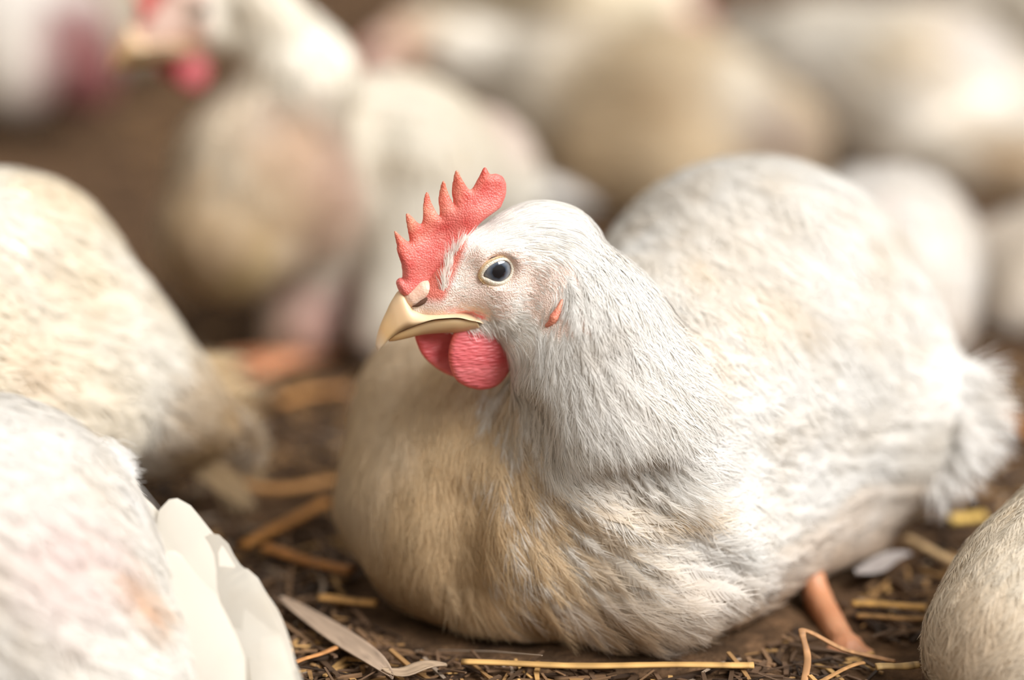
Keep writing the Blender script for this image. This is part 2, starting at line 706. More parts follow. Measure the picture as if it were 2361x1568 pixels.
def merge(parts):
    vs, qs, nn, cc, o = [], [], [], [], 0
    for a, b, c, d in parts:
        vs.append(a)
        qs.append(b + o)
        nn.append(c)
        cc.append(d)
        o += len(a)
    # front faces look the way the normals look
    V_, Q_, N_ = np.concatenate(vs), np.concatenate(qs), np.concatenate(nn)
    g = np.cross(V_[Q_[:, 2]] - V_[Q_[:, 0]], V_[Q_[:, 3]] - V_[Q_[:, 1]])
    fl = (g * (N_[Q_[:, 0]] + N_[Q_[:, 2]])).sum(1) < 0
    Q_[fl] = Q_[fl][:, ::-1]
    return V_, Q_, N_, np.concatenate(cc)
    return np.concatenate(vs), np.concatenate(qs), np.concatenate(nn), np.concatenate(cc)


def scatter(vs, qs, n):
    """n even-ish random points on a quad surface"""
    a = vs[qs[:, 0]]
    ar = np.linalg.norm(np.cross(vs[qs[:, 2]] - a, vs[qs[:, 3]] - vs[qs[:, 1]]), axis=1) * 0.5
    cs = np.cumsum(ar)
    x = (np.arange(n) + rng.random(n)) / n * cs[-1]
    f = np.minimum(np.searchsorted(cs, x), len(qs) - 1)
    u, v = rng.random((n, 1)), rng.random((n, 1))
    q = vs[qs[f]]
    return (q[:, 0] * (1 - u) * (1 - v) + q[:, 1] * u * (1 - v) + q[:, 2] * u * v + q[:, 3] * (1 - u) * v), cs[-1]


def thin(p, cell):
    """keep one point of each little cell (cell may vary by point)"""
    order = rng.permutation(len(p))
    key = np.floor(p / cell[:, None]).astype(np.int64)
    lv = np.round(np.log2(cell / cell.min()) * 3).astype(np.int64)
    h = key[:, 0] * 73856093 ^ key[:, 1] * 19349663 ^ key[:, 2] * 83492791 ^ lv * 2654435761
    _, i = np.unique(h[order], return_index=True)
    return order[i]


class Field:
    """feather flow, length, width ... interpolated between marked places on the body"""

    def __init__(self, pos, dirs, par, tags, pw=2.0, eps=0.006):
        self.pos, self.dirs, self.par, self.tags = np.array(pos), nrm(np.array(dirs)), np.array(par), np.array(tags)
        self.pw, self.eps = pw, eps

    def w(self, p):
        d2 = ((p[:, None] - self.pos[None]) ** 2).sum(2)
        w = 1.0 / (d2 + self.eps ** 2) ** self.pw
        return w / w.sum(1, keepdims=True), d2

    def flow(self, p):
        return nrm(self.w(p)[0] @ self.dirs)

    def all(self, p):
        w, d2 = self.w(p)
        return nrm(w @ self.dirs), w @ self.par, self.tags[d2.argmin(1)]


def noise3(p, scale, seed=0):
    """cheap smooth value noise"""
    r = np.random.default_rng(seed)
    acc = np.zeros(len(p))
    for k in range(7):
        dvec = nrm(r.normal(size=3))
        acc += np.sin(p @ dvec * scale * r.uniform(0.6, 1.7) + r.uniform(0, 6.28) + 1.3 * np.sin(p @ nrm(r.normal(size=3)) * scale * 0.8 + r.uniform(0, 6.28)))
    return acc / 7 * 1.6


# ------------------------------------------------------------------ head frame of the hen in focus
PSI = math.radians(14)
HU = V(-math.cos(PSI), -math.sin(PSI), 0)
HWD = V(math.sin(PSI), -math.cos(PSI), 0)
HV = V(0, 0, 1)
HO = P(1151, 627, 0.992) - HWD * 0.013


def hp(px, py, w=0.0):
    """photo pixel -> head coordinates (u forward, v up) at sideways offset w"""
    r = CF + CR * ((px - W_ / 2) / FPX) - CU * ((py - H_ / 2) / FPX)
    t = (w - (CAM - HO) @ HWD) / (r @ HWD)
    X = CAM + r * t - HO
    return np.array([X @ HU, X @ HV])


def hp3(px, py, w=0.0):
    a = hp(px, py, w)
    return HO + HU * a[0] + HV * a[1] + HWD * w


class Head:
    def __init__(self, o, u, v, w, s=1.0):
        self.o, self.u, self.v, self.w, self.s = o, u, v, w, s

    def to(self, uvw):
        uvw = np.asarray(uvw, float) * self.s
        return self.o + uvw[..., 0:1] * self.u + uvw[..., 1:2] * self.v + uvw[..., 2:3] * self.w

    def local(self, p):
        q = (p - self.o) / self.s
        return np.stack([q @ self.u, q @ self.v, q @ self.w], -1)


MAIN = Head(HO, HU, HV, HWD)

COMB_PX = [(913, 650), (922, 640), (928, 640), (925, 612), (918, 590), (913, 574), (914, 566), (907, 534), (912, 531), (926, 545), (944, 557),
           (937, 520), (933, 495), (938, 489), (948, 497), (972, 517), (975, 480), (981, 449), (989, 445), (997, 470), (1014, 498),
           (1012, 460), (1019, 422), (1026, 418), (1033, 440), (1046, 472), (1042, 440), (1047, 397), (1055, 391), (1064, 410), (1084, 437),
           (1100, 412), (1112, 388), (1119, 384), (1127, 398), (1132, 402), (1146, 401), (1161, 410), (1169, 430), (1166, 452), (1158, 468),
           (1150, 480), (1110, 508), (1078, 545), (1058, 570), (1040, 610), (1020, 650), (1000, 672), (960, 668), (935, 680), (920, 672)]
WATTLE_PX = [(1062, 752), (1048, 766), (1038, 790), (1034, 815), (1036, 840), (1046, 868), (1064, 886), (1090, 896), (1112, 899), (1140, 893),
             (1160, 878), (1176, 852), (1186, 822), (1189, 795), (1182, 776), (1160, 762), (1120, 752), (1085, 748)]
FAR_WATTLE_PX = [(955, 770), (962, 795), (976, 822), (1000, 846), (1030, 864), (1062, 872), (1095, 868), (1120, 850), (1130, 820), (1120, 780), (1080, 755), (1020, 748), (970, 757)]
UP_CULMEN = [(1108, 736), (1085, 721), (1058, 713), (1025, 711), (992, 713), (965, 712), (944, 698), (924, 670), (905, 692), (892, 718), (878, 748), (869, 776), (866, 795), (871, 811)]
UP_EDGE = [(1108, 743), (1085, 739), (1058, 733), (1027, 734), (1000, 737), (976, 744), (956, 751), (938, 758), (922, 765), (908, 774), (896, 784), (884, 798), (876, 806), (872, 812)]
UP_HW = [0.0106, 0.0108, 0.0106, 0.0102, 0.0096, 0.0088, 0.0078, 0.0067, 0.0056, 0.0045, 0.0034, 0.0022, 0.0013, 0.0005]
LO_TOP = [(1100, 741), (1060, 736), (1030, 736), (1000, 739), (968, 748), (938, 760), (912, 772), (897, 784)]
LO_BOT = [(1100, 752), (1060, 764), (1030, 765), (1000, 767), (968, 771), (938, 779), (912, 785), (897, 787)]
LO_HW = [0.0098, 0.0094, 0.0086, 0.0076, 0.0060, 0.0046, 0.0030, 0.0012]


def comb_mesh():
    poly = catmull([hp(x, y) for x, y in COMB_PX], 5, True)
    ba, bb = hp(930, 680), hp(1160, 470)
    ax = nrm(bb - ba)
    nx = V(-ax[1], ax[0])
    if nx @ (hp(1000, 480) - ba) < 0:
        nx = -nx

    def th(q):
        h = (q - ba) @ nx
        return 0.0010 + 0.0030 * np.clip(1 - h / 0.020, 0, 1) ** 1.3
    return inflate(poly, th, 0.0026, 0.00040, bend=lambda q: 0.0008 * np.sin(q[:, 0] * 230) + 0.0004 * np.sin(q[:, 1] * 420))


def wattle_mesh(px, w0):
    poly = catmull([hp(x, y, w0) for x, y in px], 5, True)
    c = poly.mean(0)
    vs, qs = inflate(poly, lambda q: 0.0017 + 0 * q[:, 0], 0.0020, 0.00040,
                     bend=lambda q: np.sign(w0) * (0.0018 * (1 - ((q - c) ** 2).sum(1) / 0.012 ** 2)) + 0.00007 * np.sin(q[:, 1] * 2600 + 4 * np.sin(q[:, 0] * 330) + 3 * np.sin(q[:, 1] * 700 + q[:, 0] * 500)))
    vs[:, 2] += w0
    return vs, qs


def beak_half(top, edge, hw, lower=False):
    n = len(top)
    c = catmull([hp(x, y, 0) for x, y in top] if not lower else [hp(x, y, 0) for x, y in edge], 6)
    e = catmull([hp(x, y, h) for (x, y), h in zip(edge if not lower else top, hw)], 6)
    w = catmull(np.array(hw)[:, None], 6)[:, 0]
    th = np.linspace(0, np.pi, 17)
    rings = []
    for i in range(len(c)):
        ring = []
        for t in th:
            m = np.sin(t) ** 0.85
            ring.append((*(e[i] + (c[i] - e[i]) * m), w[i] * np.cos(t) * (1 - 0.12 * np.sin(t) ** 2)))
        for t in np.linspace(-0.8, 0.8, 5):
            ring.append((*(e[i] + (c[i] - e[i]) * 0.10), w[i] * t))
        rings.append(ring)
    return loft(rings)


def eye_meshes(ec):
    """ec: (u, v, w) of the eye front. Returns eyeball, lid ring meshes in head coordinates"""
    R, cw = 0.0072, ec[2] - 0.0072
    nu, nv = 40, 48
    vs, col = [], []
    for i in range(nu + 1):
        ph = math.pi * 0.5 * i / nu
        for j in range(nv):
            th = 2 * math.pi * j / nv
            rr = R * math.sin(ph)
            vs.append((ec[0] + rr * math.cos(th), ec[1] + rr * math.sin(th), cw + R * math.cos(ph)))
            q = rr * 1000 * (1 + 0.03 * math.sin(9 * th))
            if q < 2.25:
                c = (0.006, 0.008, 0.012)
            elif q < 2.75:
                f = (q - 2.25) / 0.5
                c = tuple(a + (b - a) * f for a, b in zip((0.006, 0.008, 0.012), (0.05, 0.07, 0.105)))
            elif q < 3.9:
                f = (q - 2.75) / 1.15
                c = tuple(a + (b - a) * f for a, b in zip((0.05, 0.07, 0.105), (0.18, 0.20, 0.225)))
            elif q < 5.2:
                f = (q - 3.9) / 1.3
                c = tuple(a + (b - a) * f for a, b in zip((0.18, 0.20, 0.225), (0.035, 0.028, 0.026)))
            else:
                c = (0.07, 0.035, 0.025)
            col.append(c)
    qs = [(i * nv + j, (i + 1) * nv + j, (i + 1) * nv + (j + 1) % nv, i * nv + (j + 1) % nv) for i in range(nu) for j in range(nv)]
    return np.array(vs), np.array(qs), np.array(col)


EYE_OPEN = [(1118, 641), (1120, 630), (1131, 616), (1147, 606), (1164, 603), (1176, 610), (1180, 622), (1178, 634), (1170, 644), (1157, 650), (1142, 649), (1128, 644)]
LID_OUT = [(1107, 645), (1108, 628), (1118, 610), (1138, 597), (1162, 591), (1184, 596), (1194, 610), (1195, 628), (1188, 648), (1172, 663), (1150, 669), (1124, 662)]


def lid_mesh(ecw):
    w0 = ecw
    a = catmull([hp(x, y, w0) for x, y in EYE_OPEN], 8, True)
    b = catmull([hp(x, y, w0 - 0.001) for x, y in LID_OUT], 8, True)
    c = hp(1151, 627, w0)
    m = len(a)
    rings = []
    cols = []
    # inner rim tucked on the eyeball, lid swell, crease with granules, skirt under the skin
    stops = [(-0.10, -0.0016, (0.62, 0.50, 0.44)), (0.0, -0.0004, (0.80, 0.70, 0.56)), (0.15, 0.0002, (1.0, 0.97, 0.9)), (0.45, 0.0001, (1.0, 0.97, 0.88)), (0.72, 0.0, (0.98, 0.88, 0.70)),
             (0.84, -0.0005, (0.62, 0.36, 0.16)), (0.93, 0.0004, (1.0, 0.80, 0.50)), (1.06, -0.0003, (0.80, 0.55, 0.36)), (1.35, -0.0022, (0.95, 0.85, 0.75))]
    k = np.arange(m)
    for f, dw, cc in stops:
        q = a + (b - a) * f
        rho2 = ((q - c) ** 2).sum(1)
        w = w0 - rho2 / (2 * 0.0100) + dw
        if 0.8 < f < 1.1:
            low = np.clip((c[1] - q[:, 1]) / 0.005 + 0.5, 0.15, 1)
            w = w + 0.00036 * np.sign(np.sin(k * 2 * np.pi / 2.0)) * low
        rings.append(np.stack([q[:, 0], q[:, 1], w], 1))
        cols.append(np.tile(cc, (m, 1)))
    rings = np.array(rings)
    n = len(stops)
    vs = rings.reshape(-1, 3)
    qs = np.array([(i * m + j, i * m + (j + 1) % m, (i + 1) * m + (j + 1) % m, (i + 1) * m + j) for i in range(n - 1) for j in range(m)])
    return vs, qs, np.concatenate(cols)


EYE = np.append(hp(1151, 627, 0.0140), 0.0140)
HEADPARTS = {}


def head_part_meshes():
    H = HEADPARTS
    H['comb'] = comb_mesh()
    H['wattle'] = wattle_mesh(WATTLE_PX, 0.0038)
    H['far_wattle'] = wattle_mesh(FAR_WATTLE_PX, -0.0038)
    H['upper'] = beak_half(UP_CULMEN, UP_EDGE, UP_HW)
    H['lower'] = beak_half(LO_TOP, LO_BOT, LO_HW, True)
    H['eye'] = eye_meshes(EYE)
    H['lid'] = lid_mesh(EYE[2] - 0.0002)


head_part_meshes()


def beak_tint(vs):
    tip = hp(871, 811)
    base = hp(1000, 700)
    t = np.clip(((vs[:, :2] - tip) @ (base - tip)) / ((base - tip) @ (base - tip)), 0, 1)
    ridge = np.clip((vs[:, 1] - (hp(900, 760)[1])) / 0.012, 0, 1)
    c0 = np.array([0.98, 1.08, 1.35])
    c1 = np.array([1.02, 0.92, 0.72])
    c2 = np.array([1.03, 1.06, 1.12])
    a = np.clip(t / 0.25, 0, 1)[:, None]
    b = np.clip((t - 0.25) / 0.5, 0, 1)[:, None]
    return (c0 * (1 - a) + c1 * a) * (1 - b) + c2 * b


def comb_tint(vs):
    ba, bb = hp(930, 680), hp(1160, 470)
    ax = nrm(bb - ba)
    nx = V(-ax[1], ax[0])
    if nx @ (hp(1000, 480) - ba) < 0:
        nx = -nx
    h = np.clip(((vs[:, :2] - ba) @ nx - 0.009) / 0.010, 0, 1)[:, None]
    c = np.array([0.98, 0.98, 1.0]) * (1 - h) + np.array([1.06, 1.45, 1.15]) * h
    return c


def wattle_tint(vs, px, w0):
    poly = catmull([hp(x, y, w0) for x, y in px], 5, True)
    d = poly_dist(vs[:, :2], poly)
    r = np.clip(1 - d / 0.0016, 0, 1)[:, None]
    return np.array([1.0, 1.0, 1.0]) * (1 - r) + np.array([1.02, 0.85, 0.62]) * r


def add_head_parts(root, hd, detail=True, red=1.0, deep=1.0):
    H = HEADPARTS
    def shrink(v, at):
        at = np.append(hp(*at), 0)
        return at + (v - at) * np.array([red, red, 1.0])
    vs, qs = H['comb']
    link_mesh('comb', hd.to(shrink(vs, (1010, 640))), qs, M_COMB, root, col=comb_tint(vs) * deep)
    vs, qs = H['wattle']
    link_mesh('wattle', hd.to(shrink(vs, (1085, 750))), qs, M_WATTLE, root, col=wattle_tint(vs, WATTLE_PX, 0.0038) * deep)
    vs, qs = H['far_wattle']
    link_mesh('wattle', hd.to(shrink(vs, (1085, 750))), qs, M_WATTLE, root, col=wattle_tint(vs, FAR_WATTLE_PX, -0.0038) * deep)
    bk = None
    vs, qs = H['upper']
    bk = link_mesh('upper_beak', hd.to(vs), qs, M_BEAK, root, col=beak_tint(vs))
    vs, qs = H['lower']
    link_mesh('lower_beak', hd.to(vs), qs, M_BEAK, root, col=beak_tint(vs) * np.array([0.98, 0.95, 0.85]))
    for s in (1, -1):
        vs, qs, col = H['eye']
        q = vs * np.array([1, 1, s])
        e = link_mesh('eye', hd.to(q), qs if s > 0 else qs[:, ::-1], M_EYE, root, col=col)
        vs, qs, col = H['lid']
        link_mesh('eyelid', hd.to(vs * np.array([1, 1, s])), qs if s > 0 else qs[:, ::-1], M_LID, e, col=col)
    if detail:
        for s in (1, -1):
            # pale nostril flap with a dark slit under it
            c1, c2 = hp(958, 692, 0.005), hp(982, 676, 0.005)
            B = Body([cone(V(*c1, 0.0016 * s), V(*c2, 0.0014 * s), 0.0037, 0.0044, 0.002)], floor=None)
            lo, hi = B.bounds(0.002)
            v2, q2 = surface_nets(B.d, *(np.arange(lo[i], hi[i], 0.0006) for i in range(3)))
            nf = link_mesh('nostril_flap', hd.to(v2), q2, M_CERE, root)
            pth = np.array([[*hp(x, y, 0.0056), 0.0056 * s - (0.0008 * s if i in (0, 4) else 0)] for i, (x, y) in enumerate([(952, 708), (962, 704), (975, 696), (986, 687), (996, 682)])])
            v2, q2 = tube(catmull(pth, 5), np.concatenate([np.linspace(0.0002, 0.0009, 10), np.linspace(0.0009, 0.0002, 11)]), 8)
            link_mesh('nostril', hd.to(v2), q2, M_DARK, nf)


M_CERE = mat_skin('cere_skin', (0.74, 0.48, 0.36), (0.80, 0.58, 0.46), rough=0.45, scale=1200, bump=0.25)

# ------------------------------------------------------------------ the hen in focus
mm = 0.001


def head_prims(hd):
    def q(x, y, w=0.0):
        a = hp(x, y, w)
        return hd.to(V(a[0], a[1], w))
    z = hd.s * mm
    r = [ball(q(1280, 562), 14.2 * z, 0.006), ball(q(1225, 545), 12.0 * z, 0.006), ball(q(1172, 588), 13.8 * z, 0.006),
         cone(q(1130, 632), q(1012, 684), 12.4 * z, 7.6 * z, 0.005), cone(q(1085, 590), q(1040, 640), 9.0 * z, 7.5 * z, 0.005),
         cone(q(1175, 668), q(1245, 680), 12.8 * z, 13.2 * z, 0.006), cone(q(1012, 688), q(962, 704), 7.2 * z, 4.6 * z, 0.004),
         cone(q(1130, 735), q(1050, 750), 5.5 * z, 3.4 * z, 0.004)]
    for s in (1, -1):
        r.append(ball(hd.to(V(*hp(1275, 622, 0.010), 0.010 * s)), 6.5 * z, 0.004))
        r.append(cone(hd.to(V(*hp(1120, 588, 0.008), 0.008 * s)), hd.to(V(*hp(1190, 584, 0.009), 0.009 * s)), 4.2 * z, 4.2 * z, 0.004))
    return r


def main_body():
    k = 0.014
    h3 = hp3
    pr = [
        # trunk and breast
        cone(P(1500, 960, 1.075), P(1800, 860, 1.135), 60 * mm, 63 * mm, k),
        ball(P(1735, 760, 1.130), 68 * mm, 0.02),
        ball(P(1125, 1195, 1.062), 44 * mm, 0.025),
        cone(P(1180, 1020, 1.064), P(1300, 1200, 1.054), 38 * mm, 46 * mm, 0.02),
        ball(P(1515, 1235, 1.043), 42 * mm, 0.011),
        cone(P(1650, 1220, 1.075), P(1830, 1150, 1.12), 36 * mm, 38 * mm, 0.02),
        cone(P(1820, 930, 1.125), P(2010, 960, 1.130), 55 * mm, 35 * mm, 0.02),
        cone(P(2010, 960, 1.125), P(2160, 975, 1.130), 32 * mm, 15 * mm, 0.02),
        # wing of the far side, held a little off the breast
        cone(P(945, 930, 1.085), P(862, 1150, 1.075), 15 * mm, 10 * mm, 0.010),
        cone(P(990, 960, 1.085), P(940, 1120, 1.075), 20 * mm, 18 * mm, 0.012),
        cone(P(1010, 890, 1.09), P(965, 1150, 1.065), 24 * mm, 25 * mm, 0.02),
        # neck
        cone(h3(1292, 588), P(1370, 760, 1.008), 14.5 * mm, 24 * mm, 0.010),
        cone(P(1370, 760, 1.008), P(1420, 930, 1.019), 24 * mm, 33 * mm, 0.012),
        cone(P(1420, 930, 1.019), P(1450, 1030, 1.029), 33 * mm, 38 * mm, 0.014),
    ]
    pr += head_prims(MAIN)
    pr.append(cone(h3(1180, 730), P(1290, 830, 1.005), 7.5 * mm, 15 * mm, 0.010))
    carve = [(HO + HU * EYE[0] + HV * EYE[1] + s * HWD * 0.0165, 7.0 * mm, 0.0016) for s in (1, -1)]
    B = Body(pr, carve)
    # hollows in the plumage: under the hackle, behind the shoulder, down the breast
    for x, y, out, r in ((1478, 1132, 4, 13), (1440, 1120, 5, 11), (1520, 1125, 6, 11), (1395, 1110, 6, 9), (1640, 1315, 6, 11), (1690, 1345, 6.5, 11), (1600, 1285, 7, 10),
                         (1065, 1150, 9.5, 13), (1058, 1250, 9.2, 13), (1062, 1340, 9.5, 13), (1240, 1010, 6, 10), (1230, 960, 6, 9)):
        q = B.hit(x, y)
        n = nrm(B.grad(q[None]))[0]
        carve.append((q + n * out * mm, r * mm, 0.008))
    return Body(pr, carve)


MB = main_body()
HEAD_LO = MAIN.to(V(-0.035, -0.030, -0.022))
lo, hi = MB.bounds()
hb = np.array([MAIN.to(V(a, b, c)) for a in (-0.030, 0.040) for b in (-0.024, 0.030) for c in (-0.020, 0.020)])
hl, hh = hb.min(0), hb.max(0)
vs, qs = surface_nets(MB.d, *(grid_lines(lo[i], hi[i], 0.0028, (hl[i], hh[i], 0.0009)) for i in range(3)))
vs, BN = MB.snap(vs, 1)


def front_line(q):
    """distance in front of the line where the forehead feathers begin"""
    a, b = hp(1020, 665), hp(1088, 512)
    t = nrm(b - a)
    n = V(t[1], -t[0])
    if n @ (hp(960, 600) - a) < 0:
        n = -n
    return (q[:, :2] - a) @ n


# bare skin of the face against white down elsewhere
def face_mask(p):
    q = MAIN.local(p)
    side = np.abs(q[:, 2])
    e1 = ((q[:, 0] - EYE[0]) / 0.0135) ** 2 + ((q[:, 1] - EYE[1] + 0.001) / 0.0105) ** 2
    lore = ((q[:, 0] - hp(1060, 690)[0]) / 0.016) ** 2 + ((q[:, 1] - hp(1060, 695)[1]) / 0.008) ** 2
    ear = ((q[:, 0] - hp(1260, 640)[0]) / 0.013) ** 2 + ((q[:, 1] - hp(1260, 650)[1]) / 0.012) ** 2
    m = np.clip(1.35 - np.minimum(np.minimum(e1, lore), ear), 0, 0.6) / 0.6
    return m * np.clip((side - 0.002) / 0.003, 0, 1)


def gape_mask(p):
    q = MAIN.local(p)
    a, b = hp(1040, 722, 0.010), hp(1112, 740, 0.010)
    ab = b - a
    t = np.clip(((q[:, :2] - a) @ ab) / (ab @ ab), 0, 1)
    d = np.sqrt(((q[:, :2] - a - t[:, None] * ab) ** 2).sum(1))
    return np.clip(1.6 - d / 0.0016, 0, 1) * (0.35 + 0.65 * t)


fm = face_mask(vs)[:, None]
gm = gape_mask(vs)[:, None]
ql = MAIN.local(vs)
fore = (np.clip(front_line(ql) / 0.002 + 0.3, 0, 1) * np.clip((ql[:, 1] - hp(1000, 690)[1]) / 0.003, 0, 1))[:, None]
skin = np.array([0.93, 0.76, 0.69])
bc = np.ones((len(vs), 3)) * np.array([1.0, 0.985, 0.955])
bc = bc * (1 - fm) + skin * fm
bc = bc * (1 - gm) + np.array([0.88, 0.25, 0.27]) * gm
bc = bc * (1 - fore) + np.array([0.80, 0.22, 0.17]) * fore
M_HENSKIN = mat_skin('hen_skin', (0.88, 0.84, 0.80), (0.94, 0.92, 0.90), rough=0.6, sss=0.12, scale=1700, bump=0.55, dist=0.0005, use_attr=True)

hen = empty('hen', P(1400, 1300, 1.08) * V(1, 1, 0))
tag(hen, 'white hen in sharp focus with red comb and wattles, resting on the straw litter', 'hen')
HX = np.array(hen.location)


def local(p):
    return np.asarray(p) - HX


MAIN_L = Head(HO - HX, HU, HV, HWD)
body_ob = link_mesh('body', local(vs), qs, M_HENSKIN, hen, normals=BN, col=bc)

# ---- feather flow, marked in the photograph: place, direction, length mm, width mm, lift, tag
KEYS = [
    # head
    (1062, 585, 1085, 555, 5, 2, .20, 'head'), (1020, 655, 1036, 615, 3, 2, .22, 'head'), (1100, 530, 1150, 500, 6, 2, .15, 'head'),
    (1200, 490, 1290, 478, 7, 2.4, .14, 'head'), (1150, 560, 1220, 545, 6, 2, .14, 'head'), (1060, 660, 1110, 650, 2.5, 1.5, .2, 'head'),
    (1100, 690, 1150, 705, 2.6, 1.5, .25, 'head'), (1130, 735, 1180, 752, 4.5, 2, .25, 'head'), (1200, 740, 1260, 752, 5, 2, .22, 'head'),
    (1220, 680, 1270, 690, 4.5, 2, .2, 'head'), (1235, 590, 1290, 590, 5, 2, .2, 'head'), (1270, 630, 1305, 665, 5, 2, .25, 'head'),
    (1290, 520, 1360, 540, 9, 3, .12, 'head'), (1050, 752, 1075, 764, 3, 1.5, .3, 'head'), (1290, 720, 1275, 745, 6, 2, .25, 'head'),
    # hackle
    (1370, 560, 1430, 630, 14, 4.5, .12, 'neck'), (1330, 640, 1365, 730, 15, 5, .12, 'neck'), (1420, 660, 1480, 760, 18, 6, .12, 'neck'),
    (1330, 760, 1360, 860, 20, 6, .10, 'neck'), (1450, 790, 1520, 900, 22, 7, .10, 'neck'), (1270, 800, 1265, 900, 18, 5, .14, 'neck'),
    (1290, 900, 1310, 1010, 24, 7, .12, 'neck'), (1380, 920, 1430, 1040, 26, 8, .10, 'neck'), (1500, 930, 1580, 1040, 26, 8, .12, 'neck'),
    (1590, 900, 1680, 990, 24, 8, .12, 'neck'), (1230, 870, 1205, 960, 18, 5, .16, 'neck'), (1330, 1020, 1390, 1120, 24, 7, .16, 'neck'),
    (1450, 1050, 1500, 1130, 22, 7, .20, 'neck'),
    # breast
    (1180, 930, 1150, 1030, 20, 7, .16, 'breast'), (1160, 1080, 1170, 1190, 22, 8, .16, 'breast'), (1080, 980, 1050, 1100, 20, 9, .10, 'breast'),
    (950, 900, 915, 1010, 18, 10, .08, 'breast'), (1000, 1180, 985, 1300, 20, 10, .10, 'breast'), (900, 1250, 910, 1340, 18, 10, .10, 'breast'),
    (1100, 1330, 1130, 1420, 20, 9, .16, 'breast'), (1200, 1200, 1240, 1310, 22, 8, .20, 'breast'), (1260, 1330, 1330, 1400, 20, 8, .20, 'breast'),
    (1220, 1450, 1290, 1480, 18, 8, .18, 'breast'), (1000, 1420, 1050, 1470, 16, 8, .12, 'breast'), (850, 1050, 825, 1150, 18, 9, .08, 'breast'),
    (1420, 1400, 1510, 1430, 20, 8, .20, 'breast'),
    # shoulder and wing
    (1290, 1140, 1370, 1220, 20, 7, .16, 'wing'), (1400, 1190, 1500, 1240, 20, 8, .16, 'wing'), (1420, 1290, 1520, 1350, 22, 9, .20, 'wing'),
    (1560, 1180, 1670, 1210, 22, 10, .12, 'wing'), (1580, 1300, 1690, 1320, 24, 10, .20, 'wing'), (1700, 1120, 1820, 1130, 26, 13, .10, 'wing'),
    (1680, 1000, 1800, 1040, 26, 14, .10, 'wing'), (1850, 1020, 1970, 1040, 28, 15, .10, 'wing'), (1780, 1230, 1890, 1210, 24, 11, .16, 'wing'),
    (1980, 1040, 2090, 1040, 30, 14, .12, 'wing'),
    # back
    (1600, 820, 1710, 890, 24, 13, .10, 'back'), (1560, 600, 1600, 680, 24, 15, .14, 'back'), (1640, 480, 1690, 560, 24, 15, .16, 'back'),
    (1760, 420, 1840, 480, 24, 15, .16, 'back'), (1720, 650, 1810, 730, 26, 14, .12, 'back'), (1880, 560, 1970, 660, 26, 15, .12, 'back'),
    (1850, 800, 1960, 870, 28, 15, .10, 'back'), (2040, 780, 2110, 870, 28, 14, .10, 'back'), (1480, 520, 1510, 600, 22, 13, .12, 'back'),
    # flank, rump
    (1620, 1410, 1720, 1400, 18, 8, .14, 'flank'), (1800, 1330, 1900, 1280, 18, 8, .12, 'flank'), (1950, 1200, 2050, 1130, 22, 9, .10, 'flank'),
    (2080, 1030, 2190, 1020, 26, 11, .10, 'flank'), (2120, 930, 2220, 950, 30, 12, .12, 'flank'), (2150, 1060, 2240, 1020, 26, 9, .10, 'flank'),
]
kp, kd, kpar, kt = [], [], [], []
H0, H1 = MB.hits([k[:2] for k in KEYS]), MB.hits([k[2:4] for k in KEYS])
for (a, b, c, e, L, Wd, lf, tg), p0, p1 in zip(KEYS, H0, H1):
    kp.append(p0)
    kd.append(p1 - p0)
    kpar.append((L * mm, Wd * mm, lf))
    kt.append(tg)
    # the same flow on the side turned away
    if tg == 'head':
        q0, q1 = MAIN.local(p0), MAIN.local(p1)
        q0[2], q1[2] = -q0[2], -q1[2]
        if abs(q0[2]) > 0.003:
            a0 = MAIN.to(q0)
            kp.append(a0)
            kd.append(MAIN.to(q1) - a0)
            kpar.append((L * mm, Wd * mm, lf))
            kt.append(tg)
BAX = nrm(P(1900, 900, 1.16) - P(1250, 1120, 1.03))
for px, py, dd in ((1500, 700, 1.22), (1800, 700, 1.28), (1300, 1100, 1.16), (1650, 1000, 1.26), (1900, 1000, 1.27)):
    q, _ = MB.snap(P(px, py, dd)[None], 6)
    kp.append(q[0])
    kd.append(BAX)
    kpar.append((26 * mm, 13 * mm, .1))
    kt.append('back')
FLD = Field(kp, kd, kpar, kt)

# candidate roots
cand, area = scatter(vs, qs, 90000)
d0, par, tg = FLD.all(cand)
spacing = np.where(tg == 'head', 0.0014, np.where(tg == 'neck', 0.0027, np.where(tg == 'breast', 0.0036, 0.0044)))
keep = thin(cand, spacing)
cand, d0, par, tg = cand[keep], d0[keep], par[keep], tg[keep]
cand, nn0 = MB.snap(cand, 1)
ok = cand[:, 2] > 0.0035
cand, d0, par, tg, nn0 = cand[ok], d0[ok], par[ok], tg[ok], nn0[ok]
d0 = nrm(d0 - nn0 * (d0 * nn0).sum(1)[:, None])


def turn(d, n, a):
    return d * np.cos(a)[:, None] + np.cross(n, d) * np.sin(a)[:, None]


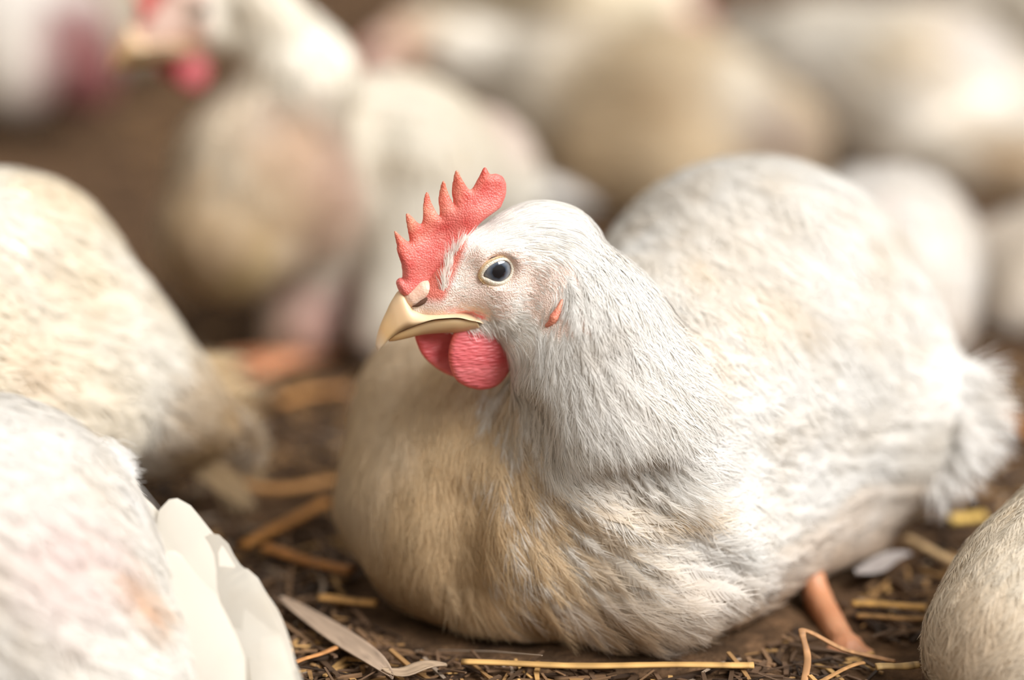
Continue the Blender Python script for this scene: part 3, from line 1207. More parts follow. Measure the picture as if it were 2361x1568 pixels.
def plume_tint(p, t):
    """plumage colour: white, cream stains and painted shade on breast, soil and shade underneath"""
    c = np.ones((len(p), 3)) * np.array([1.0, 0.995, 0.982])
    warm = np.array([0.85, 0.66, 0.41])
    soil_shade = np.array([0.64, 0.44, 0.26])
    a = 0.5 + 0.5 * noise3(p, 60, 3)
    b = 0.5 + 0.5 * noise3(p, 170, 4)
    br = np.maximum(np.clip(1.25 - np.linalg.norm(p - MB_BREAST, axis=1) / 0.072, 0, 1), np.clip(1.3 - np.linalg.norm(p - MB_FARWING, axis=1) / 0.07, 0, 1))  # breast and far wing: tan staining with their shade painted in
    br = np.maximum(br, 0.75 * np.clip(1.2 - np.linalg.norm((p - MB_BELLY) * V(0.6, 0.6, 1.0), axis=1) / 0.030, 0, 1) * np.clip(0.2 + b, 0, 1))  # shade under the belly painted in as blotchy tan
    br = np.maximum(br, 0.6 * np.clip(1.3 - np.linalg.norm(p - MB_HOLLOW, axis=1) / 0.014, 0, 1))  # shadow beneath the hackle painted as a tan spot
    w = np.clip(br * 1.6, 0, 0.92) * (0.65 + 0.35 * a) + 0.36 * np.clip(a - 0.45, 0, 1) + 0.16 * np.clip(b - 0.5, 0, 1)
    st = np.clip(noise3(p * V(1.5, 0.5, 0.35), 300, 9) * 0.9, 0, 1) * np.clip((p[:, 2] - 0.095) / 0.02, 0, 1)
    w = np.where(t == 'back', w + 0.26 * st, w)
    edge = (br > 0.02) & (br < 0.85) & (p[:, 0] > MB_EDGE)
    w = np.where(edge & (rng.random(len(p)) < 0.28), w * 0.25, w)
    w = np.where(t == 'neck', w * 0.35, w)
    w = np.where(t == 'head', 0.03, w)[:, None]
    w = np.clip(w, 0, 0.92)
    c = c * (1 - w) + warm * w
    s = np.clip((0.042 - p[:, 2]) / 0.034, 0, 1) * (0.35 + 0.6 * b)  # browner towards the floor: soil with painted shade
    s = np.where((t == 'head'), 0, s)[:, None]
    c = c * (1 - 0.8 * s) + soil_shade * 0.8 * s
    return c * rng.uniform(0.95, 1.03, (len(p), 1))


MB_BREAST = MB.hit(950, 1190)
MB_BELLY, MB_HOLLOW = MB.hit(1330, 1450), MB.hit(1478, 1132)
MB_EDGE = MB.hit(1110, 1150)[0]
MB_FARWING = P(840, 1020, 1.075)
groups = {}
for name in ('head', 'neck', 'breast', 'wing', 'back', 'flank'):
    m = tg == name
    p, n, d, pa = cand[m], nn0[m], d0[m], par[m]
    L = pa[:, 0] * rng.uniform(0.75, 1.2, len(p))
    Wd = pa[:, 1] * rng.uniform(0.85, 1.15, len(p))
    lf = pa[:, 2] * rng.uniform(0.15, 0.6, len(p)) * np.where(p[:, 2] < 0.03, 2.2, 1.0) * np.where(pa[:, 2] > 0.185, 1.8, 1.0)
    d = turn(d, n, rng.normal(0, 0.11 if name != 'breast' else 0.13, len(p)))
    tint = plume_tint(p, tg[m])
    if name == 'head':
        q = MAIN.local(p)
        f = face_mask(p)
        # nothing grows on beak, comb base, eye lids
        eye = ((q[:, 0] - EYE[0]) / 0.0082) ** 2 + ((q[:, 1] - EYE[1] + 0.0006) / 0.0070) ** 2 < 1
        front = front_line(q) > rng.normal(0.0, 0.0006, len(p))
        low = (q[:, 1] < hp(1040, 728)[1]) & (q[:, 0] > hp(1055, 740)[0])
        keepm = ~eye & ~front & ~low & (rng.random(len(p)) > 0.45 * f)
        p, n, d, L, Wd, lf, tint, f = p[keepm], n[keepm], d[keepm], L[keepm], Wd[keepm], lf[keepm], tint[keepm], f[keepm]
        L = L * (1 - 0.45 * f)
        parts = []
        for rep in range(4):
            j = rng.normal(0, 0.0005, p.shape)
            pp, n2 = MB.snap(p + j, 1)
            R, Nn = walk(MB, pp, n2, turn(d, n, rng.normal(0, 0.14, len(p))), L * rng.uniform(0.7, 1.15, len(p)), lf, 3, FLD.flow)
            parts.append(strands(R, Nn, rng.uniform(0.00022, 0.00042, len(p)), tint))
        groups[name] = merge(parts)
        continue
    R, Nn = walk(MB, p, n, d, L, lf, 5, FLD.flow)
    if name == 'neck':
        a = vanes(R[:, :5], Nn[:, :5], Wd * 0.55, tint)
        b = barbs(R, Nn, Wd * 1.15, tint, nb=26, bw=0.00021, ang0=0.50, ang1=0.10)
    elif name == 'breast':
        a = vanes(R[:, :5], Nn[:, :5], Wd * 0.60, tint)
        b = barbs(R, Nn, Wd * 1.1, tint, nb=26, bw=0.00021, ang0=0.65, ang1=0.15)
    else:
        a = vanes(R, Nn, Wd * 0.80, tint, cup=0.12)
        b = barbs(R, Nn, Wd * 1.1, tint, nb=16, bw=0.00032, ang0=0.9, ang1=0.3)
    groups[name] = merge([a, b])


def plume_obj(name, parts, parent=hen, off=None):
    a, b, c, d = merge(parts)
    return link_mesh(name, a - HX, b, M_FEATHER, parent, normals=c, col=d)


wq = []


def whisker(*a):
    wq.append(a)


line = catmull([(1018, 668), (1022, 640), (1032, 605), (1048, 572), (1072, 540), (1098, 515), (1130, 492)], 20)
for i in range(240):
    k = rng.integers(0, len(line) - 4)
    x, y = line[k] + rng.normal(0, 4, 2) + V(5, 0)
    ex, ey = line[k + 4] - line[k]
    a = rng.normal(0.12, 0.25)
    ex, ey = ex * math.cos(a) + ey * math.sin(a), -ex * math.sin(a) + ey * math.cos(a)
    whisker(x, y, x + ex, y + ey, rng.uniform(0.003, 0.0075), rng.uniform(0.10, 0.45), rng.uniform(0.0003, 0.00055))
for i in range(260):
    f = rng.random()
    x, y = 1056 + 145 * f + rng.normal(0, 5), 738 + 10 * f + rng.normal(0, 6)
    whisker(x, y, x + 11, y + 12 + rng.normal(0, 5), rng.uniform(0.0035, 0.0070), rng.uniform(0.25, 0.65), rng.uniform(0.0004, 0.0008))
for i in range(60):
    x, y = rng.uniform(975, 1035), 764 + rng.normal(0, 2)
    whisker(x, y, x + 8, y + 12, rng.uniform(0.0015, 0.003), 0.5, 0.0003)
wq = np.array(wq)
w0_, w1_ = MB.hits(wq[:, 0:2]), MB.hits(wq[:, 2:4])
w0_, wn0 = MB.snap(w0_, 1)
wd_ = w1_ - w0_
wd_ = nrm(wd_ - wn0 * (wd_ * wn0).sum(1)[:, None])
ts = np.linspace(0, 1, 5)[None, :, None]
wr = w0_[:, None] + wd_[:, None] * wq[:, 4][:, None, None] * ts + wn0[:, None] * (wq[:, 4] * wq[:, 5])[:, None, None] * (ts ** 1.2)
wn2 = np.repeat(wn0[:, None], 5, 1)
wbw = wq[:, 6]
groups['whisker'] = strands(wr, wn2, np.array(wbw), np.tile([1.0, 0.97, 0.93], (len(wr), 1)))
plume_obj('head_feathers', [groups['head'], groups['whisker']])
plume_obj('neck_hackle', [groups['neck']])
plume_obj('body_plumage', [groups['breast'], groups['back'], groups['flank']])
plume_obj('wing', [groups['wing']])

# tail: a short fan of stiff feathers drooping behind
tr, tn = [], []
tips = [(2232, 905), (2262, 872), (2292, 868), (2280, 905), (2314, 935), (2300, 960), (2318, 968), (2306, 1000), (2296, 1035), (2280, 1062), (2262, 1085), (2236, 1108), (2205, 1125), (2170, 1150), (2225, 945), (2250, 985), (2240, 1030), (2215, 1065), (2265, 935)]
for i, (tx, ty) in enumerate(tips):
    a = P(2080 + 25 * rng.random(), 900 + (ty - 868) * 0.50, 1.112 + 0.010 * rng.random())
    b = P(tx, ty, 1.095 + 0.014 * rng.random())
    path = np.array([a + (b - a) * t + V(0, 0, 0.005 * math.sin(math.pi * t)) for t in np.linspace(0, 1, 6)])
    tr.append(path)
    tn.append(np.tile(nrm(V(0.10, -0.80, 0.60) + rng.normal(0, 0.10, 3)), (6, 1)))
tr, tn = np.array(tr), np.array(tn)
tt = np.tile(np.array([0.99, 0.98, 0.97]), (len(tr), 1))
tw = rng.uniform(0.010, 0.014, len(tr))
plume_obj('tail', [vanes(tr, tn, tw, tt, cup=0.2), barbs(tr, tn, tw * 1.15, tt, nb=30, bw=0.0004, ang0=0.7, ang1=0.3)])

add_head_parts(hen, MAIN_L)

# ear lobe: a narrow red fold at the edge of the face
pth = np.array([MB.hit(x, y) for x, y in ((1296, 690), (1290, 708), (1281, 728), (1272, 742), (1258, 752))])
v2, q2 = tube(catmull(pth, 5), np.concatenate([np.linspace(0.0004, 0.0018, 12), np.linspace(0.0018, 0.0006, 9)]), 10)
link_mesh('ear_lobe', local(v2), q2, M_COMB, hen, col=np.tile([1.0, 1.5, 1.2], (len(v2), 1)))


# leg under the flank with toes on the ground
FEET = []


def leg_mesh(pts, toes, r=0.0052):
    pr = []
    for a, b in zip(pts[:-1], pts[1:]):
        pr.append(cone(a, b, r, r * 0.92, 0.002))
    for t in toes:
        pr.append(cone(pts[-1], t[0], r * 0.80, r * 0.62, 0.003))
        pr.append(cone(t[0], t[1], r * 0.62, r * 0.40, 0.002))
    B = Body(pr, floor=None)
    FEET.append(B)
    lo, hi = B.bounds(0.003)
    return surface_nets(B.d, *(np.arange(lo[i], hi[i], 0.0014) for i in range(3)))


foot = G(1952, 1496, -0.004)
hock = P(1888, 1385, 1.068)
v2, q2 = leg_mesh([hock + V(-0.004, 0.01, 0.012), hock, foot],
                  [(foot + V(-0.010, -0.004, -0.003), foot + V(-0.022, -0.008, -0.006)), (foot + V(0.000, -0.008, -0.003), foot + V(-0.004, -0.020, -0.006)),
                   (foot + V(0.010, -0.004, -0.003), foot + V(0.022, -0.006, -0.006)), (foot + V(0.006, 0.008, -0.003), foot + V(0.010, 0.016, -0.006))])
link_mesh('leg', local(v2), q2, M_LEG, hen)

# ------------------------------------------------------------------ the other hens
def ramp3(t, stops):
    t = np.clip(t, 0, 1)
    xs = [s[0] for s in stops]
    return np.stack([np.interp(t, xs, [s[1][i] for s in stops]) for i in range(3)], 1)


BODIES = [MB]


def build_hen(name, label, origin, prims, hd=None, heads=True, n=3200, step=0.004, tint=None, fsize=(25, 12), nb=8, lift=0.10, tail=None,
              legs=None, big=None, group='white hens around the hen in focus', flow_extra=(), red=1.0):
    """prims run from head to tail, so that their axes give the feather flow"""
    root = empty(name, origin)
    tag(root, label, 'hen', group)
    O = np.asarray(origin, float)
    hp_ = head_prims(hd) if hd is not None else []
    B = Body(prims + hp_)
    BODIES.append(B)
    lo, hi = B.bounds()
    if hd is not None:
        hb = np.array([hd.to(V(a, b, c)) for a in (-0.030, 0.040) for b in (-0.024, 0.030) for c in (-0.020, 0.020)])
        gl = [grid_lines(lo[i], hi[i], step, (hb.min(0)[i], hb.max(0)[i], min(step, 0.0022))) for i in range(3)]
    else:
        gl = [grid_lines(lo[i], hi[i], step) for i in range(3)]
    v, q = surface_nets(B.d, *gl)
    v, nr = B.snap(v, 1)
    pos, dirs = [], []
    for a, b, r1, r2, k, sq in prims:
        for t in (0.0, 0.5, 1.0):
            pos.append(a + (b - a) * t)
            dirs.append(b - a)
    for a, b in flow_extra:
        pos.append(a)
        dirs.append(b)
    fld = Field(pos, dirs, np.zeros((len(pos), 1)), ['x'] * len(pos), pw=1.5, eps=0.02)
    bt = np.ones((len(v), 3)) * 0.96 if tint is None else tint(v)
    if hd is not None:
        u = hd.local(v)
        f = np.clip((u[:, 0] + 0.004) / 0.004, 0, 1) * (np.abs(u[:, 1]) < 0.03) * (np.abs(u[:, 2]) < 0.03) * (u[:, 0] < 0.05)
        bt = bt * (1 - f[:, None]) + np.array([0.86, 0.62, 0.53]) * f[:, None]
    link_mesh('body', v - O, q, M_BODY, root, normals=nr, col=bt)
    p, _ = scatter(v, q, n)
    p, nn = B.snap(p, 1)
    ok = p[:, 2] > 0.004
    if hd is not None:
        u = hd.local(p)
        ok &= ~((u[:, 0] > -0.006) & (np.abs(u[:, 1]) < 0.030) & (np.abs(u[:, 2]) < 0.025) & (u[:, 0] < 0.06))
    p, nn = p[ok], nn[ok]
    d = fld.flow(p)
    d = nrm(d - nn * (d * nn).sum(1)[:, None])
    d = turn(d, nn, rng.normal(0, 0.15, len(p)))
    L = fsize[0] * mm * rng.uniform(0.75, 1.2, len(p))
    W = fsize[1] * mm * rng.uniform(0.8, 1.2, len(p))
    if hd is not None:
        near = np.clip(np.linalg.norm(p - hd.to(V(-0.02, 0, 0)), axis=1) / 0.10, 0.35, 1)
        L, W = L * near, W * near
    tn = np.ones((len(p), 3)) * np.array([1, 0.985, 0.95]) if tint is None else tint(p)
    tn = tn * rng.uniform(0.93, 1.03, (len(p), 1))
    R, Nn = walk(B, p, nn, d, L, lift * rng.uniform(0.3, 1.2, len(p)), 4, fld.flow)
    parts = [vanes(R, Nn, W * 0.85, tn, cup=0.12)]
    if nb:
        parts.append(barbs(R, Nn, W * 1.1, tn, nb=nb, bw=0.0004 if nb > 10 else 0.0008, ang0=0.8, ang1=0.25))
    a, b, c, e = merge(parts)
    link_mesh('plumage', a - O, b, M_FEATHER, root, normals=c, col=e)
    if tail is not None:
        base, tip, wd, cnt, up, tcol = tail
        paths, ups = [], []
        side = nrm(np.cross(nrm(tip - base), up))
        for i in range(cnt):
            f = (i + 0.5) / cnt - 0.5
            A = base + side * wd * 0.45 * f
            T = tip + side * wd * f * 1.5 - nrm(tip - base) * abs(f) * 0.02 + rng.normal(0, 0.002, 3)
            paths.append(np.array([A + (T - A) * t + up * 0.006 * math.sin(math.pi * t) for t in np.linspace(0, 1, 6)]))
            ups.append(np.tile(nrm(up + side * f * 0.8 + rng.normal(0, 0.08, 3)), (6, 1)))
        paths, ups = np.array(paths), np.array(ups)
        tw = rng.uniform(0.011, 0.015, cnt)
        tt = np.tile(np.array(tcol), (cnt, 1))
        a, b, c, e = merge([vanes(paths, ups, tw, tt), barbs(paths, ups, tw * 1.15, tt, nb=18, bw=0.0005, ang0=0.7, ang1=0.3)])
        a[:, 2] = np.maximum(a[:, 2], 0.001)
        link_mesh('tail', a - O, b, M_FEATHER, root, normals=c, col=e)
    if legs is not None:
        for hock_, foot_, f in legs:
            lat = np.cross(V(0, 0, 1), f)
            toes = [(foot_ + f * 0.014 + lat * s * 0.008, foot_ + f * 0.032 + lat * s * 0.018 - V(0, 0, 0.002)) for s in (-1, 0, 1)]
            toes.append((foot_ - f * 0.010, foot_ - f * 0.018 - V(0, 0, 0.002)))
            v2, q2 = leg_mesh([hock_, foot_], toes)
            v2[:, 2] = np.maximum(v2[:, 2], 0.0008)
            link_mesh('leg', v2 - O, q2, M_LEG, root)
    if hd is not None and heads:
        add_head_parts(root, Head(hd.o - O, hd.u, hd.v, hd.w, hd.s), detail=False, red=red, deep=0.72)
    return root, B, fld


def patch_tint(base, patches, seed=1, mottle=0.10, mcol=(0.84, 0.69, 0.45)):
    """plumage colour: base, soft cream mottling, and stained, bare or painted-shade patches (place, radius, colour, strength)"""
    base, mcol = np.array(base), np.array(mcol)

    def fn(p):
        c = np.ones((len(p), 3)) * base
        a = np.clip(noise3(p, 55, seed) * 0.6 + 0.3 + 0.5 * noise3(p, 24, seed + 2), 0, 1)[:, None] * min(1, mottle * 2.0)
        c = c * (1 - a) + mcol * a
        for ctr, r, col, s in patches:
            w = np.clip(1.4 - np.linalg.norm(p - ctr, axis=1) / r + 0.25 * noise3(p, 120, seed + 5), 0, 1)[:, None] * s
            c = c * (1 - w) + np.array(col) * w
        return c
    return fn


def frame(o, yaw, pitch=0.0):
    """head frame looking along yaw (radians from +x), pitch up"""
    f = V(math.cos(yaw), math.sin(yaw), 0)
    w = V(-math.sin(yaw), math.cos(yaw), 0)
    u = f * math.cos(pitch) + V(0, 0, 1) * math.sin(pitch)
    v = V(0, 0, 1) * math.cos(pitch) - f * math.sin(pitch)
    return Head(o, u, v, w)


PINK = (0.80, 0.50, 0.45)
ROSE = (0.62, 0.32, 0.30)
CREAM = (0.90, 0.80, 0.60)
BUFF = (0.80, 0.64, 0.43)

# --- behind on the left, head up, looking left
hdA = Head(P(470, 22, 1.285) - HWD * 0.013, HU, HV, HWD)
dA = 1.32
prA = [
    cone(hdA.to(V(-0.022, 0.006, 0)), P(690, 180, 1.315), 16 * mm, 24 * mm),
    cone(P(690, 180, 1.315), P(610, 380, 1.325), 24 * mm, 31 * mm, 0.014),
    cone(P(580, 400, 1.325), P(535, 520, 1.320), 36 * mm, 33 * mm, 0.02),
    cone(P(700, 450, 1.36), P(900, 400, 1.40), 40 * mm, 44 * mm, 0.02),
    cone(P(900, 400, 1.40), P(1060, 430, 1.46), 44 * mm, 40 * mm, 0.02),
    cone(P(720, 620, 1.37), P(690, 740, 1.36), 28 * mm, 17 * mm, 0.015),
    cone(P(980, 420, 1.36), P(880, 740, 1.345), 30 * mm, 13 * mm, 0.012),
]
tA = patch_tint((0.98, 0.95, 0.88), [(P(680, 300, 1.31), 0.022, PINK, 0.8), (P(740, 420, 1.32), 0.02, ROSE, 0.5), (P(520, 540, 1.28), 0.06, (0.80, 0.62, 0.40), 0.9), (P(640, 560, 1.29), 0.016, (0.62, 0.48, 0.18), 0.7),  # large tan breast patch paints the side turned from the light
                                     (P(690, 740, 1.34), 0.03, (0.62, 0.42, 0.26), 0.8), (P(1090, 280, 1.42), 0.018, (0.92, 0.74, 0.72), 0.6), (P(780, 640, 1.35), 0.025, ROSE, 0.6)], 11, 0.2)
build_hen('hen', 'hen with its head up behind the sharp hen, facing left with orange beak', P(700, 860, 1.36) * V(1, 1, 0), prA, hdA, tint=tA, n=3600, nb=6, red=0.72,
          legs=[(P(700, 760, 1.36), P(690, 850, 1.352) * V(1, 1, 0) + V(0, 0, 0.004), V(-0.9, -0.4, 0)), (P(800, 740, 1.40), P(800, 830, 1.392) * V(1, 1, 0) + V(0, 0, 0.004), V(-0.9, -0.4, 0))],
          tail=(P(1080, 400, 1.48), P(1230, 420, 1.55), 0.06, 10, nrm(V(0, -0.4, 0.9)), (0.97, 0.95, 0.92)))

# --- lying at the left edge, its back to us, tail drooping to the right
hdB = frame(P(-330, 420, 1.05), math.radians(185))
prB = [
    cone(hdB.to(V(-0.022, 0.0, 0)), P(-190, 600, 1.08), 15 * mm, 30 * mm),
    cone(P(-190, 640, 1.09), P(0, 700, 1.12), 42 * mm, 46 * mm, 0.02),
    cone(P(0, 690, 1.12), P(190, 850, 1.125), 47 * mm, 37 * mm, 0.02),
    cone(P(190, 860, 1.125), P(340, 940, 1.135), 35 * mm, 22 * mm, 0.02),
    cone(P(340, 940, 1.135), P(520, 1010, 1.15), 20 * mm, 8 * mm, 0.02),
    cone(P(-100, 900, 1.07), P(180, 970, 1.09), 36 * mm, 20 * mm, 0.02),
]
tB = patch_tint((0.99, 0.97, 0.92), [(P(420, 980, 1.12), 0.035, (0.66, 0.47, 0.25), 0.9), (P(300, 1020, 1.11), 0.02, (0.55, 0.38, 0.2), 0.7), (P(60, 470, 1.1), 0.02, (0.92, 0.76, 0.5), 0.5),
                                     (P(0, 820, 1.04), 0.014, (0.85, 0.68, 0.5), 0.6), (P(150, 620, 1.08), 0.016, (0.92, 0.78, 0.55), 0.5)], 21, 0.22)
build_hen('hen', 'hen lying at the left edge of the photo with brown-stained tail drooping right', P(100, 1060, 1.13) * V(1, 1, 0), prB, hdB, tint=tB, n=3600, nb=10,
          tail=(P(380, 930, 1.14), P(600, 1000, 1.17), 0.05, 12, nrm(V(0.1, -0.7, 0.7)), (0.70, 0.54, 0.34)))

FEET.append(Body([cone(P(380, 930, 1.14), P(610, 1010, 1.17), 0.028, 0.036)], floor=None))

# --- close to us at the bottom left, seen from behind
hdC = frame(P(-420, 1150, 0.93), math.radians(200))
prC = [
    cone(hdC.to(V(-0.022, 0, 0)), P(-260, 1280, 0.94), 15 * mm, 34 * mm),
    cone(P(-320, 1330, 0.94), P(-95, 1362, 0.955), 52 * mm, 64 * mm, 0.02),
    cone(P(-75, 1380, 0.955), P(150, 1600, 0.95), 62 * mm, 46 * mm, 0.02),
    cone(P(30, 1130, 0.985), P(150, 1140, 0.985), 22 * mm, 13 * mm, 0.02),
]
tC = patch_tint((1.0, 0.99, 0.975), [(P(90, 1230, 0.90), 0.020, (0.96, 0.80, 0.78), 0.6), (P(235, 1310, 0.92), 0.009, (0.75, 0.45, 0.25), 0.7), (P(190, 1490, 0.88), 0.008, (0.62, 0.52, 0.40), 0.7),
                                     (P(425, 1470, 0.88), 0.006, (0.66, 0.56, 0.44), 0.5), (P(120, 970, 0.97), 0.012, (0.82, 0.70, 0.48), 0.5)], 31, 0.06)
C_root, C_B, C_f = build_hen('hen', 'bright white hen in the near left corner, seen from behind with ragged wing tips', P(100, 1700, 0.955) * V(1, 1, 0), prC, hdC, tint=tC, n=5200, nb=16, fsize=(24, 12), step=0.003)
C_O = np.array(C_root.location)
# its folded wing: long cream quills that lie over the right flank, tips up and to the left
wp, wn_, wc = [], [], []
quills = [((520, 1660), (430, 1450), (350, 1290), (312, 1200), (292, 1134), 0.952), ((600, 1660), (540, 1480), (470, 1330), (425, 1230), (400, 1150), 0.946), ((640, 1680), (590, 1520), (530, 1390), (500, 1310), (496, 1232), 0.943),
          ((650, 1690), (610, 1550), (575, 1440), (560, 1370), (562, 1310), 0.940), ((655, 1700), (630, 1580), (606, 1490), (598, 1430), (604, 1372), 0.937), ((660, 1720), (640, 1600), (625, 1530), (624, 1480), (634, 1432), 0.934),
          ((668, 1740), (655, 1650), (644, 1580), (644, 1530), (656, 1490), 0.932), ((440, 1660), (370, 1480), (310, 1360), (280, 1290), (262, 1230), 0.936), ((560, 1690), (500, 1540), (440, 1410), (410, 1330), (395, 1270), 0.934), ((380, 1680), (320, 1540), (270, 1440), (245, 1380), (236, 1330), 0.930)]
for *ps, dd in quills:
    pts = catmull([P(x, y, dd + 0.007 * k - 0.006) for k, (x, y) in enumerate(ps)], 3)
    wp.append(pts)
    wn_.append(np.tile(nrm(V(0.25, -0.85, 0.30) + rng.normal(0, 0.12, 3)), (len(pts), 1)))
    wc.append(np.array((0.89, 0.85, 0.77)) * rng.uniform(0.92, 1.04))
wp, wn_, wc = np.array(wp), np.array(wn_), np.array(wc)
wwid = rng.uniform(0.023, 0.027, len(wp))
wwid[4:7] *= 0.6
a, b, c, e = merge([vanes(wp, wn_, wwid, wc, cup=0.30, taper=0.6, conv=0.45)])
a[:, 2] = np.maximum(a[:, 2], 0.001)
link_mesh('wing', a - C_O, b, M_FEATHER, C_root, normals=c, col=e)
# fluffy tuft
tp = []
for i in range(420):
    a0 = P(215 + rng.normal(0, 20), 1105 + rng.normal(0, 22), 0.955)
    b0 = P(300 + rng.normal(0, 14), 1085 + rng.normal(0, 20), 0.960 + rng.normal(0, 0.004))
    tp.append(catmull([a0, (a0 + b0) / 2 + V(0, 0, rng.normal(0.004, 0.002)), b0], 4))
for i in range(220):
    a0 = P(190 + rng.normal(0, 25), 1180 + rng.normal(0, 20), 0.935)
    b0 = P(320 + rng.normal(0, 14), 1185 + rng.normal(0, 30), 0.942)
    tp.append(catmull([a0, (a0 + b0) / 2 + V(0, 0, 0.008), b0 + V(0, 0, -0.004)], 4))
tp = np.array(tp)
a, b, c, e = merge([strands(tp, np.tile(nrm(V(0.2, -0.8, 0.5)), tp.shape[:2] + (1,)), rng.uniform(0.00025, 0.0006, len(tp)), np.ones((len(tp), 3)) * 0.98)])
link_mesh('down_tuft', a - C_O, b, M_FEATHER, C_root, normals=c, col=e)

# --- the rounded buff rump at the lower right corner
hdD = frame(P(2900, 1120, 1.06), math.radians(15))
prD = [
    cone(hdD.to(V(-0.022, 0, 0)), P(2800, 1220, 1.05), 15 * mm, 32 * mm),
    cone(P(2800, 1300, 1.05), P(2620, 1380, 1.02), 50 * mm, 52 * mm, 0.02),
    cone(P(2600, 1380, 1.02), P(2400, 1480, 0.995), 50 * mm, 34 * mm, 0.02),
    cone(P(2400, 1400, 1.0), P(2310, 1500, 0.985), 30 * mm, 24 * mm, 0.02),
]
tD = patch_tint((0.99, 0.92, 0.80), [(P(2250, 1500, 0.97), 0.03, (0.78, 0.62, 0.44), 0.5)], 41, 0.15, (0.78, 0.62, 0.44))  # lower patch paints the shaded part of the rump darker
build_hen('hen', 'hen in the lower right corner showing only its rounded buff rump', P(2550, 1500, 1.02) * V(1, 1, 0), prD, hdD, tint=tD, n=4200, nb=16, fsize=(17, 7), lift=0.06, step=0.003)

# --- lying close behind the sharp hen's back, pale
hdJ = frame(P(2050, 600, 1.50), math.radians(80))
prJ = [
    cone(hdJ.to(V(-0.022, 0, 0)), P(2050, 620, 1.44), 15 * mm, 28 * mm),
    cone(P(2055, 600, 1.42), P(2035, 610, 1.36), 36 * mm, 42 * mm, 0.02),
    cone(P(2040, 610, 1.36), P(2090, 720, 1.33), 40 * mm, 30 * mm, 0.02),
]
tJ = patch_tint((0.98, 0.96, 0.94), [(P(1970, 440, 1.33), 0.014, (0.93, 0.76, 0.68), 0.5), (P(2150, 800, 1.32), 0.03, (0.72, 0.55, 0.42), 0.5)], 51, 0.1)
build_hen('hen', 'pale hen lying close behind the sharp hen, its rump showing above the tail', P(2080, 900, 1.37) * V(1, 1, 0), prJ, hdJ, tint=tJ, n=2200, nb=4)

# --- at the right edge beyond the tail
hdI = frame(P(2620, 430, 1.52), math.radians(20))
prI = [
    cone(hdI.to(V(-0.022, 0, 0)), P(2560, 560, 1.50), 15 * mm, 28 * mm),
    cone(P(2520, 600, 1.50), P(2430, 640, 1.46), 36 * mm, 38 * mm, 0.02),
    cone(P(2400, 620, 1.47), P(2290, 600, 1.46), 28 * mm, 18 * mm, 0.015),
    cone(P(2420, 700, 1.45), P(2370, 740, 1.42), 34 * mm, 20 * mm, 0.015),
]
tI = patch_tint((0.93, 0.88, 0.84), [(P(2250, 640, 1.43), 0.02, (0.72, 0.55, 0.40), 0.6), (P(2230, 520, 1.43), 0.012, (0.93, 0.85, 0.88), 0.5)], 61, 0.2)
build_hen('hen', 'hen cut off by the right edge of the photo, beyond the sharp hen\'s tail', P(2420, 850, 1.46) * V(1, 1, 0), prI, hdI, tint=tI, n=2000, nb=4)

# --- head lowered, stretched out behind the sharp hen's comb
hdF = frame(P(905, 118, 1.72), math.radians(192), -0.25)
prF = [
    cone(hdF.to(V(-0.022, 0.004, 0)), P(1080, 140, 1.72), 15 * mm, 20 * mm),
    cone(P(1080, 140, 1.72), P(1280, 200, 1.70), 22 * mm, 36 * mm, 0.02),
    cone(P(1330, 260, 1.69), P(1560, 290, 1.66), 48 * mm, 54 * mm, 0.02),
    cone(P(1560, 290, 1.66), P(1760, 330, 1.68), 54 * mm, 36 * mm, 0.02),
    cone(P(1400, 400, 1.64), P(1540, 420, 1.62), 34 * mm, 34 * mm, 0.02),
]
tF = patch_tint((0.78, 0.66, 0.49), [(P(1120, 140, 1.69), 0.050, (0.95, 0.91, 0.84), 1), (P(1660, 200, 1.62), 0.03, (0.92, 0.88, 0.80), 0.8), (P(900, 110, 1.70), 0.02, (0.80, 0.42, 0.26), 0.8), (P(1350, 330, 1.6), 0.05, (0.66, 0.51, 0.33), 0.8), (P(1760, 310, 1.62), 0.035, (0.52, 0.40, 0.33), 0.8),  # dark patch at the rear paints a shaded crevice
                                     (P(1500, 360, 1.58), 0.03, (0.78, 0.66, 0.48), 0.6)], 71, 0.15)
build_hen('hen', 'tan hen stretching its lowered head out behind the sharp hen\'s red comb', P(1520, 480, 1.66) * V(1, 1, 0), prF, hdF, tint=tF, n=2600, nb=4, red=0.4)

# --- big pale hen filling the upper right
hdH = frame(P(2420, -190, 1.78), math.radians(60))
prH = [
    cone(hdH.to(V(-0.022, 0, 0)), P(2420, -20, 1.79), 15 * mm, 34 * mm),
    cone(P(2340, 330, 1.74), P(2100, 250, 1.75), 52 * mm, 62 * mm, 0.02),
    cone(P(2100, 250, 1.75), P(1900, 190, 1.77), 62 * mm, 50 * mm, 0.02),
    cone(P(1900, 180, 1.77), P(1720, 130, 1.79), 42 * mm, 24 * mm, 0.02),
    cone(P(2240, 400, 1.70), P(2400, 430, 1.68), 34 * mm, 36 * mm, 0.02),
]
tH = patch_tint((0.97, 0.945, 0.90), [(P(2200, 150, 1.70), 0.03, (0.93, 0.82, 0.68), 0.6), (P(2270, 380, 1.66), 0.03, (0.72, 0.54, 0.33), 0.8), (P(2120, 160, 1.70), 0.02, (0.84, 0.72, 0.50), 0.5), (P(2330, 130, 1.70), 0.02, (0.98, 0.95, 0.95), 0.8), (P(1900, 330, 1.72), 0.04, (0.74, 0.62, 0.54), 0.5)], 81, 0.15)
build_hen('hen', 'large pale hen filling the upper right of the photo', P(2080, 440, 1.75) * V(1, 1, 0), prH, hdH, tint=tH, n=2600, nb=4)

